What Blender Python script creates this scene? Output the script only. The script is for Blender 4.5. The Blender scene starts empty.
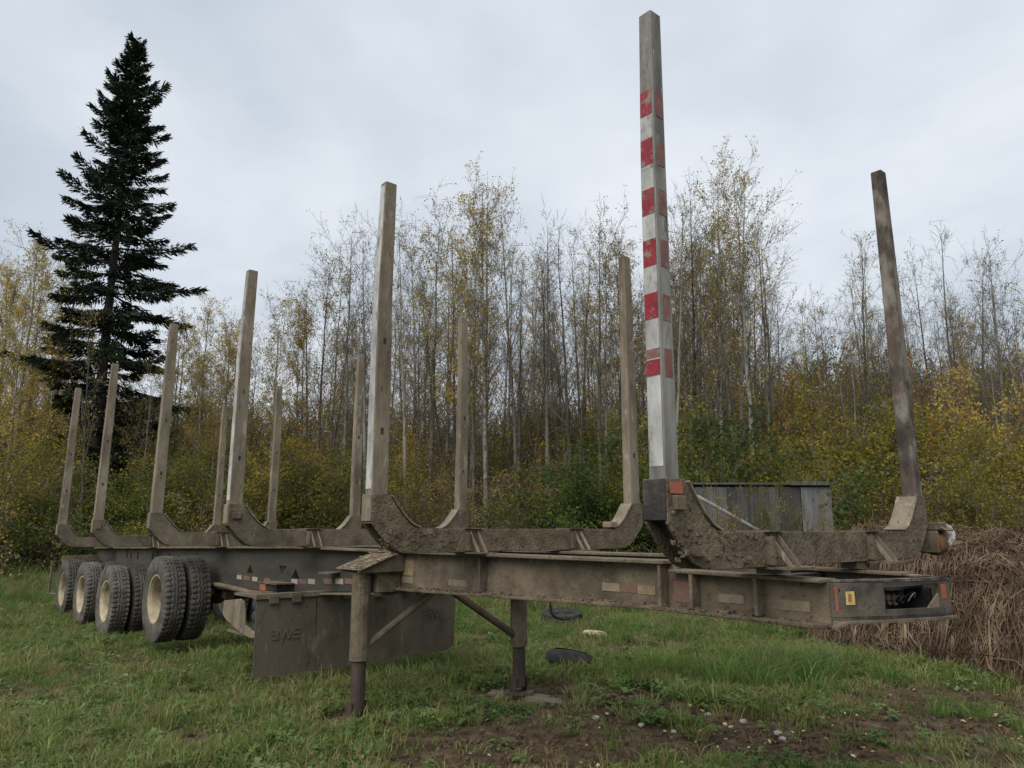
import bpy, bmesh, math, random
import numpy as np
from mathutils import Vector, Matrix
R = math.radians
sc = bpy.context.scene
COL = sc.collection

# ------------------------------------------------------------------ camera, sky, sun, exposure
CAM_H = 1.55
PITCH = math.atan(146 / 745.0)
cam_d = bpy.data.cameras.new('camera')
cam_d.sensor_width = 36.0
cam_d.lens = 745.0 / 1024 * 36.0
cam_d.clip_start = 0.05
cam_d.clip_end = 2000
cam = bpy.data.objects.new('camera', cam_d)
COL.objects.link(cam)
cam.location = (0, 0, CAM_H)
cam.rotation_euler = (R(90) + PITCH, 0, 0)
sc.camera = cam

SUN_EL, SUN_AZ = R(48), R(-150)         # behind thick cloud, behind the camera and to its left
w = bpy.data.worlds.new('World'); sc.world = w; w.use_nodes = True
nt = w.node_tree; N = nt.nodes; L = nt.links
N.clear()
out = N.new('ShaderNodeOutputWorld'); bg = N.new('ShaderNodeBackground'); bg.inputs[1].default_value = 0.066
sky = N.new('ShaderNodeTexSky'); sky.sky_type = 'NISHITA'; sky.sun_disc = False
sky.sun_elevation = SUN_EL; sky.sun_rotation = SUN_AZ; sky.dust_density = 2.0
tc = N.new('ShaderNodeTexCoord')
sep = N.new('ShaderNodeSeparateXYZ'); L.new(tc.outputs['Generated'], sep.inputs[0])
mx = N.new('ShaderNodeMath'); mx.operation = 'ADD'; mx.inputs[1].default_value = 0.22
ab = N.new('ShaderNodeMath'); ab.operation = 'ABSOLUTE'; L.new(sep.outputs['Z'], ab.inputs[0]); L.new(ab.outputs[0], mx.inputs[0])
dx = N.new('ShaderNodeMath'); dx.operation = 'DIVIDE'; L.new(sep.outputs['X'], dx.inputs[0]); L.new(mx.outputs[0], dx.inputs[1])
dy = N.new('ShaderNodeMath'); dy.operation = 'DIVIDE'; L.new(sep.outputs['Y'], dy.inputs[0]); L.new(mx.outputs[0], dy.inputs[1])
cmb = N.new('ShaderNodeCombineXYZ'); L.new(dx.outputs[0], cmb.inputs[0]); L.new(dy.outputs[0], cmb.inputs[1])
def wnoise(scale, detail, rough, off, dist=0.0):
    mp = N.new('ShaderNodeMapping'); mp.inputs['Location'].default_value = off
    L.new(cmb.outputs[0], mp.inputs[0])
    n = N.new('ShaderNodeTexNoise'); n.inputs['Scale'].default_value = scale; n.inputs['Detail'].default_value = detail
    n.inputs['Roughness'].default_value = rough; n.inputs['Distortion'].default_value = dist
    L.new(mp.outputs[0], n.inputs['Vector']); return n
n1 = wnoise(0.9, 5, 0.52, (3.1, 7.4, 0.0), 0.4)
n2 = wnoise(2.3, 4, 0.55, (11.0, 2.0, 1.0), 0.2)
r1 = N.new('ShaderNodeValToRGB'); L.new(n1.outputs['Fac'], r1.inputs[0])
r1.color_ramp.elements[0].position = 0.34; r1.color_ramp.elements[0].color = (4.0, 4.55, 5.2, 1)
r1.color_ramp.elements[1].position = 0.64; r1.color_ramp.elements[1].color = (5.95, 6.3, 6.7, 1)
r2 = N.new('ShaderNodeValToRGB'); L.new(n2.outputs['Fac'], r2.inputs[0])
r2.color_ramp.elements[0].position = 0.3; r2.color_ramp.elements[0].color = (0.90, 0.915, 0.94, 1)
r2.color_ramp.elements[1].position = 0.7; r2.color_ramp.elements[1].color = (1.08, 1.065, 1.05, 1)
mul = N.new('ShaderNodeMix'); mul.data_type = 'RGBA'; mul.blend_type = 'MULTIPLY'; mul.inputs[0].default_value = 1.0
L.new(r1.outputs[0], mul.inputs[6]); L.new(r2.outputs[0], mul.inputs[7])
mixs = N.new('ShaderNodeMix'); mixs.data_type = 'RGBA'; mixs.inputs[0].default_value = 0.93
L.new(sky.outputs[0], mixs.inputs[6]); L.new(mul.outputs[2], mixs.inputs[7])
L.new(mixs.outputs[2], bg.inputs[0]); L.new(bg.outputs[0], out.inputs[0])

sun_d = bpy.data.lights.new('sun', 'SUN'); sun_d.energy = 1.5; sun_d.angle = R(60); sun_d.color = (1.0, 0.97, 0.92)
sun = bpy.data.objects.new('sun', sun_d); COL.objects.link(sun)
sdir = Vector((math.sin(SUN_AZ) * math.cos(SUN_EL), math.cos(SUN_AZ) * math.cos(SUN_EL), math.sin(SUN_EL)))
sun.rotation_euler = (-sdir).to_track_quat('-Z', 'Y').to_euler()
sun.location = (0, 0, 30)

vs = sc.view_settings
vs.view_transform = 'Standard'; vs.look = 'None'; vs.gamma = 1.0; vs.exposure = 1.08
vs.use_curve_mapping = False
sc.cycles.max_bounces = 6; sc.cycles.diffuse_bounces = 3; sc.cycles.transparent_max_bounces = 8

# ------------------------------------------------------------------ helpers
rng = random.Random(7)
def tag(o, label=None, cat=None, group=None, kind=None):
    if label: o['label'] = label
    if cat: o['category'] = cat
    if group: o['group'] = group
    if kind: o['kind'] = kind
    return o
def empty(name, loc=(0, 0, 0), rz=0.0):
    o = bpy.data.objects.new(name, None); COL.objects.link(o)
    o.location = loc; o.rotation_euler = (0, 0, rz); o.empty_display_size = 0.2
    return o
def link(name, mesh, mats, parent=None, coll=COL):
    if mats is not None and len(mesh.materials) == 0:
        for m in (mats if isinstance(mats, (list, tuple)) else [mats]): mesh.materials.append(m)
    o = bpy.data.objects.new(name, mesh)
    if coll is not None: coll.objects.link(o)
    if parent is not None: o.parent = parent
    return o

def mat(name, stops, scale=6.0, detail=6, rough=0.9, bump=0.25, bscale=None, spec=0.25, coords='Object',
        second=None, rand=0.0, translucent=0.0, metallic=0.0, stretch=None, bdist=0.01):
    """stops: list of (pos, rgb) for a noise-driven ramp. second: (scale, lo, hi, rgb) a second blotch layer."""
    m = bpy.data.materials.new(name); m.use_nodes = True
    t = m.node_tree; n = t.nodes; l = t.links; n.clear()
    o = n.new('ShaderNodeOutputMaterial'); p = n.new('ShaderNodeBsdfPrincipled')
    p.inputs['Roughness'].default_value = rough; p.inputs['Specular IOR Level'].default_value = spec
    p.inputs['Metallic'].default_value = metallic
    c = n.new('ShaderNodeTexCoord')
    if coords == 'World':
        g = n.new('ShaderNodeNewGeometry'); src = g.outputs['Position']
    else: src = c.outputs[coords]
    if stretch:
        mp = n.new('ShaderNodeMapping'); mp.inputs['Scale'].default_value = stretch
        l.new(src, mp.inputs[0]); src = mp.outputs[0]
    oi = None
    if rand > 0:
        oi = n.new('ShaderNodeObjectInfo')
    z = n.new('ShaderNodeTexNoise'); z.inputs['Scale'].default_value = scale; z.inputs['Detail'].default_value = detail
    z.inputs['Roughness'].default_value = 0.62
    l.new(src, z.inputs['Vector'])
    rp = n.new('ShaderNodeValToRGB')
    while len(rp.color_ramp.elements) < len(stops): rp.color_ramp.elements.new(0.5)
    for e, (pos, col) in zip(rp.color_ramp.elements, stops):
        e.position = pos; e.color = (*col, 1)
    if oi is not None:
        a = n.new('ShaderNodeMath'); a.operation = 'MULTIPLY_ADD'; a.inputs[1].default_value = rand; a.inputs[2].default_value = -rand / 2
        l.new(oi.outputs['Random'], a.inputs[0])
        b = n.new('ShaderNodeMath'); b.operation = 'ADD'; l.new(z.outputs['Fac'], b.inputs[0]); l.new(a.outputs[0], b.inputs[1])
        l.new(b.outputs[0], rp.inputs[0])
    else: l.new(z.outputs['Fac'], rp.inputs[0])
    colr = rp.outputs[0]
    if second:
        for (sc2, lo, hi, rgb2) in (second if isinstance(second, list) else [second]):
            z2 = n.new('ShaderNodeTexNoise'); z2.inputs['Scale'].default_value = sc2; z2.inputs['Detail'].default_value = 7
            z2.inputs['Roughness'].default_value = 0.68
            l.new(src, z2.inputs['Vector'])
            mr = n.new('ShaderNodeMapRange'); mr.inputs[1].default_value = lo; mr.inputs[2].default_value = hi
            l.new(z2.outputs['Fac'], mr.inputs[0])
            mm = n.new('ShaderNodeMix'); mm.data_type = 'RGBA'; l.new(mr.outputs[0], mm.inputs[0])
            l.new(colr, mm.inputs[6]); mm.inputs[7].default_value = (*rgb2, 1); colr = mm.outputs[2]
    l.new(colr, p.inputs['Base Color'])
    if bump > 0:
        zb = n.new('ShaderNodeTexNoise'); zb.inputs['Scale'].default_value = bscale or scale * 6; zb.inputs['Detail'].default_value = 5
        l.new(src, zb.inputs['Vector'])
        bu = n.new('ShaderNodeBump'); bu.inputs['Strength'].default_value = bump; bu.inputs['Distance'].default_value = bdist
        l.new(zb.outputs['Fac'], bu.inputs['Height']); l.new(bu.outputs[0], p.inputs['Normal'])
    if translucent > 0:
        tr = n.new('ShaderNodeBsdfTranslucent'); l.new(colr, tr.inputs[0])
        ms = n.new('ShaderNodeMixShader'); ms.inputs[0].default_value = translucent
        l.new(p.outputs[0], ms.inputs[1]); l.new(tr.outputs[0], ms.inputs[2]); l.new(ms.outputs[0], o.inputs[0])
    else: l.new(p.outputs[0], o.inputs[0])
    return m

M = {}
M['mud'] = mat('dried_mud_steel', [(0.30, (0.080, 0.060, 0.039)), (0.5, (0.134, 0.105, 0.072)), (0.70, (0.188, 0.153, 0.109))], 5, 10, 0.93, 0.6, 55,
               second=[(1.6, 0.50, 0.70, (0.062, 0.050, 0.036)), (26, 0.57, 0.68, (0.033, 0.025, 0.017)), (8, 0.58, 0.72, (0.205, 0.168, 0.122)), (3.1, 0.60, 0.72, (0.088, 0.050, 0.028))])
M['mud_thick'] = mat('caked_mud', [(0.32, (0.072, 0.052, 0.032)), (0.52, (0.138, 0.106, 0.070)), (0.70, (0.200, 0.160, 0.110))], 9, 10, 0.97, 0.9, 40,
               second=[(18, 0.56, 0.66, (0.038, 0.027, 0.018)), (3, 0.55, 0.72, (0.082, 0.062, 0.042))], bdist=0.02)
M['grey_mud'] = mat('grey_painted_steel_with_dust', [(0.3, (0.030, 0.029, 0.024)), (0.52, (0.052, 0.048, 0.038)), (0.75, (0.100, 0.080, 0.055))], 1.6, 8, 0.88, 0.35, 45,
               second=[(5, 0.50, 0.72, (0.082, 0.064, 0.043)), (16, 0.60, 0.70, (0.026, 0.023, 0.019))], stretch=(0.5, 1, 1.6))
M['stake'] = mat('dusty_stake_steel', [(0.32, (0.100, 0.078, 0.053)), (0.5, (0.185, 0.150, 0.106)), (0.70, (0.262, 0.220, 0.164))], 4, 10, 0.9, 0.5, 45,
               second=[(34, 0.60, 0.68, (0.036, 0.028, 0.022)), (3.5, 0.50, 0.68, (0.112, 0.090, 0.066)), (11, 0.58, 0.70, (0.32, 0.285, 0.235)), (2.3, 0.60, 0.70, (0.105, 0.064, 0.038))], stretch=(1, 1, 0.3))
M['stake_grey'] = mat('scuffed_grey_stake', [(0.34, (0.085, 0.080, 0.072)), (0.5, (0.200, 0.190, 0.170)), (0.68, (0.300, 0.288, 0.262))], 5, 10, 0.85, 0.5, 45,
               second=[(16, 0.58, 0.66, (0.040, 0.036, 0.032)), (4, 0.52, 0.70, (0.190, 0.160, 0.120)), (30, 0.62, 0.70, (0.36, 0.35, 0.32))], stretch=(1, 1, 0.25))
M['nose'] = mat('dusty_dark_nose_steel', [(0.34, (0.026, 0.023, 0.019)), (0.52, (0.068, 0.057, 0.044)), (0.70, (0.135, 0.110, 0.080))], 5, 10, 0.85, 0.5, 50, second=[(2.2, 0.48, 0.66, (0.120, 0.098, 0.072)), (20, 0.58, 0.68, (0.022, 0.019, 0.017))])
M['black_steel'] = mat('greasy_black_steel', [(0.35, (0.016, 0.015, 0.014)), (0.55, (0.040, 0.036, 0.032)), (0.74, (0.125, 0.104, 0.078))], 5, 8, 0.75, 0.4, 60, spec=0.25, second=(2.5, 0.52, 0.72, (0.100, 0.082, 0.062)))
M['dark_tube'] = mat('rusty_dark_tube', [(0.3, (0.022, 0.019, 0.018)), (0.55, (0.062, 0.045, 0.034)), (0.75, (0.125, 0.085, 0.058))], 5, 8, 0.7, 0.4, 50, stretch=(1, 1, 0.4))
M['worn_paint'] = mat('worn_chipped_paint', [(0.38, (0.038, 0.031, 0.026)), (0.50, (0.085, 0.070, 0.056)), (0.58, (0.170, 0.148, 0.122)), (0.70, (0.235, 0.210, 0.180))], 7, 10, 0.85, 0.4, 40, stretch=(1, 1, 0.45), second=(3, 0.56, 0.70, (0.115, 0.070, 0.052)))
M['white_paint'] = mat('chalky_white_paint', [(0.34, (0.21, 0.20, 0.185)), (0.55, (0.40, 0.395, 0.375)), (0.7, (0.52, 0.515, 0.49))], 6, 10, 0.75, 0.3, 50, second=[(14, 0.54, 0.66, (0.15, 0.13, 0.105)), (5, 0.56, 0.70, (0.20, 0.17, 0.13))], stretch=(1, 1, 0.4))
M['red'] = mat('red_reflective_tape', [(0.3, (0.17, 0.012, 0.018)), (0.7, (0.27, 0.028, 0.034))], 14, 7, 0.5, 0.15, 80, second=[(15, 0.54, 0.63, (0.20, 0.165, 0.14)), (5, 0.54, 0.68, (0.15, 0.065, 0.055))])
M['red_dusty'] = mat('dusty_red_tape', [(0.3, (0.150, 0.055, 0.048)), (0.7, (0.205, 0.095, 0.080))], 14, 7, 0.7, 0.2, 80, second=(16, 0.50, 0.64, (0.195, 0.162, 0.125)))
M['recess_black'] = mat('black_steel_with_recess_shade', [(0.3, (0.008, 0.008, 0.008)), (0.7, (0.022, 0.020, 0.018))], 8, 6, 0.6, 0.3, 50, spec=0.3)  # near-black so the nose recess carries its shade in the colour
M['orange'] = mat('orange_reflector', [(0.3, (0.26, 0.065, 0.036)), (0.7, (0.35, 0.11, 0.062))], 12, 6, 0.6, 0.1, 60, second=(18, 0.54, 0.66, (0.16, 0.12, 0.085)))
M['amber'] = mat('dusty_amber_lens', [(0.3, (0.26, 0.095, 0.045)), (0.7, (0.33, 0.15, 0.08))], 20, 4, 0.5, 0.1, 60)
M['tape_white'] = mat('dirty_white_tape', [(0.3, (0.27, 0.235, 0.19)), (0.7, (0.38, 0.34, 0.28))], 30, 5, 0.6, 0.1, 80, second=(12, 0.55, 0.68, (0.15, 0.12, 0.09)))
M['tape_red'] = mat('dirty_red_tape', [(0.3, (0.145, 0.080, 0.062)), (0.7, (0.185, 0.105, 0.080))], 30, 5, 0.6, 0.1, 80, second=(12, 0.52, 0.66, (0.14, 0.11, 0.08)))
M['decal'] = mat('faded_paper_decal', [(0.35, (0.185, 0.147, 0.098)), (0.65, (0.250, 0.202, 0.136))], 25, 6, 0.8, 0.1, 80, second=(9, 0.5, 0.62, (0.17, 0.135, 0.092)))
M['decal_yellow'] = mat('yellow_warning_decal', [(0.42, (0.42, 0.31, 0.09)), (0.6, (0.50, 0.42, 0.20))], 30, 4, 0.7, 0.1, 80)
M['decal_tan'] = mat('dirty_tan_decal', [(0.4, (0.20, 0.150, 0.075)), (0.6, (0.275, 0.220, 0.120))], 22, 6, 0.8, 0.1, 80, second=(8, 0.5, 0.65, (0.17, 0.135, 0.092)))
M['decal_rust'] = mat('worn_decal_print', [(0.4, (0.24, 0.10, 0.05)), (0.7, (0.30, 0.16, 0.08))], 40, 4, 0.8, 0.1, 80)
M['rubber'] = mat('tyre_rubber', [(0.3, (0.044, 0.040, 0.035)), (0.55, (0.086, 0.078, 0.067)), (0.78, (0.165, 0.146, 0.120))], 5, 9, 0.93, 0.3, 60, spec=0.1, rand=0.25)
M['rubber_old'] = mat('weathered_tyre_rubber', [(0.3, (0.022, 0.022, 0.022)), (0.65, (0.048, 0.047, 0.046))], 7, 7, 0.9, 0.3, 60, spec=0.15)
M['rim'] = mat('cream_wheel_paint', [(0.3, (0.26, 0.215, 0.13)), (0.65, (0.42, 0.365, 0.245))], 5, 8, 0.7, 0.15, 50, second=[(3, 0.46, 0.66, (0.15, 0.115, 0.072)), (11, 0.56, 0.68, (0.10, 0.074, 0.05))], rand=0.35)
M['hub'] = mat('dark_hub_iron', [(0.3, (0.03, 0.027, 0.024)), (0.7, (0.10, 0.085, 0.065))], 10, 6, 0.8, 0.3, 60)
M['flap'] = mat('muddy_rubber_flap', [(0.3, (0.066, 0.052, 0.037)), (0.5, (0.112, 0.092, 0.067)), (0.72, (0.175, 0.146, 0.108))], 4, 10, 0.95, 0.4, 40,
               second=[(2.0, 0.46, 0.66, (0.054, 0.045, 0.035)), (7, 0.56, 0.70, (0.155, 0.126, 0.090)), (24, 0.60, 0.70, (0.036, 0.028, 0.021))], stretch=(1, 1, 0.55))
M['flap_logo'] = mat('scuffed_logo_rubber', [(0.3, (0.088, 0.073, 0.056)), (0.7, (0.135, 0.114, 0.088))], 20, 5, 0.9, 0.1)
M['strap'] = mat('rusty_orange_strap', [(0.3, (0.075, 0.036, 0.017)), (0.7, (0.155, 0.080, 0.040))], 25, 6, 0.9, 0.3, 80)
M['bright'] = mat('bright_worn_steel', [(0.4, (0.20, 0.20, 0.20)), (0.6, (0.60, 0.61, 0.62))], 30, 5, 0.5, 0.1, spec=0.4)
M['bark'] = mat('aspen_bark', [(0.30, (0.042, 0.035, 0.028)), (0.48, (0.105, 0.093, 0.076)), (0.70, (0.205, 0.190, 0.165))], 1.6, 8, 0.92, 0.4, 14, rand=0.45, stretch=(1, 1, 0.5))
M['bark_pale'] = mat('pale_aspen_bark', [(0.30, (0.060, 0.054, 0.045)), (0.48, (0.165, 0.158, 0.138)), (0.7, (0.27, 0.262, 0.235))], 3.0, 7, 0.92, 0.4, 14, rand=0.25, stretch=(1, 1, 1.6))
M['twig'] = mat('grey_brown_twigs', [(0.3, (0.070, 0.058, 0.048)), (0.7, (0.155, 0.135, 0.115))], 1.5, 4, 0.95, 0, rand=0.35)
M['twig_dark'] = mat('dark_dead_brush', [(0.3, (0.056, 0.044, 0.036)), (0.7, (0.135, 0.110, 0.090))], 1.5, 4, 0.95, 0, rand=0.4)
M['leaf_gold'] = mat('golden_leaves', [(0.3, (0.27, 0.185, 0.03)), (0.5, (0.43, 0.31, 0.05)), (0.72, (0.54, 0.43, 0.11))], 1.8, 3, 0.7, 0, rand=0.28, translucent=0.5)
M['leaf_ochre'] = mat('ochre_leaves', [(0.3, (0.18, 0.125, 0.03)), (0.5, (0.3, 0.225, 0.05)), (0.72, (0.38, 0.31, 0.09))], 1.8, 3, 0.7, 0, rand=0.28, translucent=0.5)
M['leaf_olive'] = mat('olive_leaves', [(0.3, (0.075, 0.08, 0.012)), (0.5, (0.15, 0.142, 0.018)), (0.72, (0.27, 0.215, 0.03))], 1.8, 3, 0.7, 0, rand=0.28, translucent=0.42)
M['leaf_green'] = mat('green_leaves', [(0.3, (0.042, 0.068, 0.012)), (0.5, (0.078, 0.112, 0.018)), (0.72, (0.155, 0.165, 0.026))], 1.8, 3, 0.7, 0, rand=0.28, translucent=0.42)
M['leaf_rust'] = mat('rust_leaves', [(0.3, (0.13, 0.055, 0.014)), (0.5, (0.26, 0.115, 0.022)), (0.72, (0.34, 0.19, 0.035))], 1.6, 3, 0.7, 0, rand=0.25, translucent=0.35)
M['needle'] = mat('spruce_needles', [(0.3, (0.010, 0.016, 0.010)), (0.50, (0.022, 0.032, 0.019)), (0.66, (0.048, 0.062, 0.038))], 2.5, 5, 0.85, 0, spec=0.1)
M['spruce_bark'] = mat('spruce_bark', [(0.3, (0.04, 0.033, 0.027)), (0.7, (0.095, 0.08, 0.066))], 3, 6, 0.95, 0.4)
M['grass'] = mat('grass_blades', [(0.24, (0.265, 0.215, 0.105)), (0.40, (0.215, 0.220, 0.070)), (0.53, (0.105, 0.170, 0.036)), (0.66, (0.160, 0.225, 0.058)), (0.82, (0.290, 0.325, 0.125))], 1.1, 6, 0.75, 0, coords='World', rand=0.62, translucent=0.45)
M['grass_tall'] = mat('tall_grass_blades', [(0.25, (0.17, 0.165, 0.055)), (0.45, (0.070, 0.140, 0.026)), (0.65, (0.105, 0.190, 0.038)), (0.85, (0.190, 0.250, 0.080))], 1.5, 4, 0.7, 0, coords='World', rand=0.45, translucent=0.45)
M['weed'] = mat('weed_leaves', [(0.3, (0.060, 0.110, 0.026)), (0.6, (0.110, 0.175, 0.045)), (0.85, (0.20, 0.25, 0.10))], 2.0, 4, 0.7, 0, coords='World', rand=0.5, translucent=0.38)
M['thatch'] = mat('dead_thatch', [(0.3, (0.110, 0.082, 0.046)), (0.7, (0.235, 0.185, 0.110))], 2.0, 4, 0.9, 0, coords='World', rand=0.5, translucent=0.2)
M['straw'] = mat('dead_straw_and_roots', [(0.28, (0.036, 0.021, 0.012)), (0.46, (0.105, 0.066, 0.040)), (0.64, (0.190, 0.132, 0.085)), (0.8, (0.30, 0.235, 0.16))], 2.4, 10, 0.9, 0, coords='World')
M['soil'] = mat('dark_mound_soil', [(0.3, (0.022, 0.014, 0.008)), (0.6, (0.055, 0.037, 0.022)), (0.8, (0.090, 0.064, 0.040))], 5, 8, 0.97, 0.8, 25, bdist=0.04)
M['leaf_litter'] = mat('fallen_leaves', [(0.3, (0.16, 0.105, 0.045)), (0.5, (0.36, 0.28, 0.12)), (0.7, (0.55, 0.50, 0.33))], 14.0, 2, 0.7, 0, coords='World')
M['stone'] = mat('pale_stone', [(0.3, (0.20, 0.185, 0.16)), (0.7, (0.36, 0.335, 0.295))], 2, 6, 0.9, 0.4, 6)
M['clod'] = mat('soil_clods', [(0.3, (0.040, 0.025, 0.014)), (0.6, (0.092, 0.062, 0.036)), (0.8, (0.150, 0.108, 0.068))], 2, 7, 0.97, 0.7, 8, rand=0.5)
M['wood_grey'] = mat('weathered_grey_boards', [(0.3, (0.045, 0.044, 0.041)), (0.55, (0.085, 0.083, 0.077)), (0.75, (0.140, 0.135, 0.125))], 3, 9, 0.95, 0.5, 30, stretch=(6, 6, 0.6), rand=0.4)
M['wood_pale'] = mat('bleached_boards', [(0.3, (0.11, 0.11, 0.11)), (0.55, (0.18, 0.18, 0.18)), (0.75, (0.25, 0.25, 0.245))], 3, 8, 0.95, 0.5, 30, stretch=(6, 6, 0.6), rand=0.3)
M['roof'] = mat('mossy_roof_felt', [(0.3, (0.035, 0.035, 0.034)), (0.7, (0.09, 0.09, 0.085))], 4, 6, 0.95, 0.4)
M['board'] = mat('muddy_plank', [(0.3, (0.085, 0.066, 0.048)), (0.7, (0.195, 0.160, 0.122))], 4, 7, 0.95, 0.5, 30, stretch=(1, 6, 6))
M['pole'] = mat('barkless_pole', [(0.3, (0.17, 0.155, 0.13)), (0.7, (0.30, 0.28, 0.25))], 4, 6, 0.9, 0.3)

class MB:
    """collects shapes into one mesh"""
    def __init__(self): self.bm = bmesh.new()
    def _v(self, p): return self.bm.verts.new(p)
    def box(self, x0, x1, y0, y1, z0, z1):
        v = [self._v(p) for p in ((x0,y0,z0),(x1,y0,z0),(x1,y1,z0),(x0,y1,z0),(x0,y0,z1),(x1,y0,z1),(x1,y1,z1),(x0,y1,z1))]
        for f in ((0,3,2,1),(4,5,6,7),(0,1,5,4),(1,2,6,5),(2,3,7,6),(3,0,4,7)): self.bm.faces.new([v[i] for i in f])
        return self
    def hexa(self, pts):
        v = [self._v(p) for p in pts]
        for f in ((0,3,2,1),(4,5,6,7),(0,1,5,4),(1,2,6,5),(2,3,7,6),(3,0,4,7)): self.bm.faces.new([v[i] for i in f])
        return self
    def prism(self, pts, off):
        """closed polygon pts (3D) swept by vector off"""
        o = Vector(off); a = [self._v(p) for p in pts]; b = [self._v(Vector(p) + o) for p in pts]; n = len(pts)
        self.bm.faces.new(a[::-1]); self.bm.faces.new(b)
        for i in range(n): self.bm.faces.new((a[i], a[(i+1) % n], b[(i+1) % n], b[i]))
        return self
    def plate_with_holes(self, outer, holes, off):
        o = Vector(off); edges = []
        loops = []
        for lp in [outer] + holes:
            vs_ = [self._v(p) for p in lp]; loops.append(vs_)
            for i in range(len(vs_)): edges.append(self.bm.edges.new((vs_[i], vs_[(i+1) % len(vs_)])))
        r = bmesh.ops.triangle_fill(self.bm, use_beauty=True, use_dissolve=False, edges=edges)
        fs = [g for g in r['geom'] if isinstance(g, bmesh.types.BMFace)]
        e = bmesh.ops.extrude_face_region(self.bm, geom=fs)
        bmesh.ops.translate(self.bm, verts=[g for g in e['geom'] if isinstance(g, bmesh.types.BMVert)], vec=o)
        return self
    def tube(self, pts, radii, n=8, cap=True):
        pts = [Vector(p) for p in pts]
        if not hasattr(radii, '__len__'): radii = [radii] * len(pts)
        rings = []
        for i, p in enumerate(pts):
            d = (pts[min(i+1, len(pts)-1)] - pts[max(i-1, 0)]).normalized()
            ref = Vector((0, 0, 1)) if abs(d.z) < 0.9 else Vector((1, 0, 0))
            a = d.cross(ref).normalized(); b = d.cross(a).normalized()
            rings.append([self._v(p + (a * math.cos(k*2*math.pi/n) + b * math.sin(k*2*math.pi/n)) * radii[i]) for k in range(n)])
        for i in range(len(rings)-1):
            for k in range(n): self.bm.faces.new((rings[i][k], rings[i][(k+1) % n], rings[i+1][(k+1) % n], rings[i+1][k]))
        if cap: self.bm.faces.new(rings[0][::-1]); self.bm.faces.new(rings[-1])
        return self
    def lathe_y(self, prof, n, c=(0, 0, 0), wob=None, close=False):
        """revolve (r, y) profile about the y axis"""
        rings = []
        for (r_, y_) in prof:
            rings.append([self._v((c[0] + r_*math.cos(2*math.pi*k/n), c[1] + y_, c[2] + r_*math.sin(2*math.pi*k/n))) for k in range(n)])
        m = len(rings)
        for i in range(m if close else m-1):
            A, B = rings[i], rings[(i+1) % m]
            for k in range(n): self.bm.faces.new((A[k], A[(k+1) % n], B[(k+1) % n], B[k]))
        return self
    def mesh(self, name, smooth=False, bevel=0.0):
        bm = self.bm
        if bevel > 0:
            bmesh.ops.remove_doubles(bm, verts=bm.verts, dist=1e-5)
            es = [e for e in bm.edges if len(e.link_faces) == 2 and e.calc_face_angle(0) > 0.6]
            bmesh.ops.bevel(bm, geom=es, offset=bevel, segments=1, affect='EDGES', clamp_overlap=True)
        bmesh.ops.recalc_face_normals(bm, faces=bm.faces)
        me = bpy.data.meshes.new(name); bm.to_mesh(me); bm.free()
        if smooth:
            me.polygons.foreach_set('use_smooth', [True] * len(me.polygons))
        return me
    def build(self, name, m, parent=None, smooth=False, bevel=0.0):
        return link(name, self.mesh(name, smooth, bevel), m, parent)

def np_mesh(name, V, F4=None, F3=None, mi4=None, mi3=None):
    """fast mesh from numpy arrays of quads and tris"""
    me = bpy.data.meshes.new(name)
    V = np.asarray(V, np.float32); F4 = np.zeros((0, 4), np.int32) if F4 is None else np.asarray(F4, np.int32)
    F3 = np.zeros((0, 3), np.int32) if F3 is None else np.asarray(F3, np.int32)
    me.vertices.add(len(V)); me.vertices.foreach_set('co', V.ravel())
    nl = F4.size + F3.size
    me.loops.add(nl); me.loops.foreach_set('vertex_index', np.concatenate([F4.ravel(), F3.ravel()]))
    npoly = len(F4) + len(F3); me.polygons.add(npoly)
    st = np.concatenate([np.arange(len(F4)) * 4, F4.size + np.arange(len(F3)) * 3]).astype(np.int32)
    me.polygons.foreach_set('loop_start', st)
    if mi4 is not None or mi3 is not None:
        a = np.zeros(len(F4), np.int32) if mi4 is None else mi4
        b = np.zeros(len(F3), np.int32) if mi3 is None else mi3
        me.polygons.foreach_set('material_index', np.concatenate([a, b]).astype(np.int32))
    me.update(calc_edges=True); me.validate()
    return me

def copy_tree(o, parent=None):
    c = o.copy(); COL.objects.link(c); c.parent = parent
    for ch in o.children: copy_tree(ch, c)
    return c

# ------------------------------------------------------------------ ground
def sstep(a, b, x):
    t = np.clip((x - a) / (b - a), 0, 1); return t * t * (3 - 2 * t)
def vnoise(x, y, seed=0):
    """cheap smooth value noise"""
    x = np.asarray(x, float); y = np.asarray(y, float)
    xi = np.floor(x).astype(int); yi = np.floor(y).astype(int); fx = x - xi; fy = y - yi
    fx = fx*fx*(3-2*fx); fy = fy*fy*(3-2*fy)
    def h(a, b):
        n = (a * 374761393 + b * 668265263 + seed * 974711) & 0x7fffffff
        n = ((n ^ (n >> 13)) * 1274126177) & 0x7fffffff
        return ((n ^ (n >> 16)) & 0xffff) / 65535.0
    return (h(xi, yi)*(1-fx)+h(xi+1, yi)*fx)*(1-fy) + (h(xi, yi+1)*(1-fx)+h(xi+1, yi+1)*fx)*fy - 0.5
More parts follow.
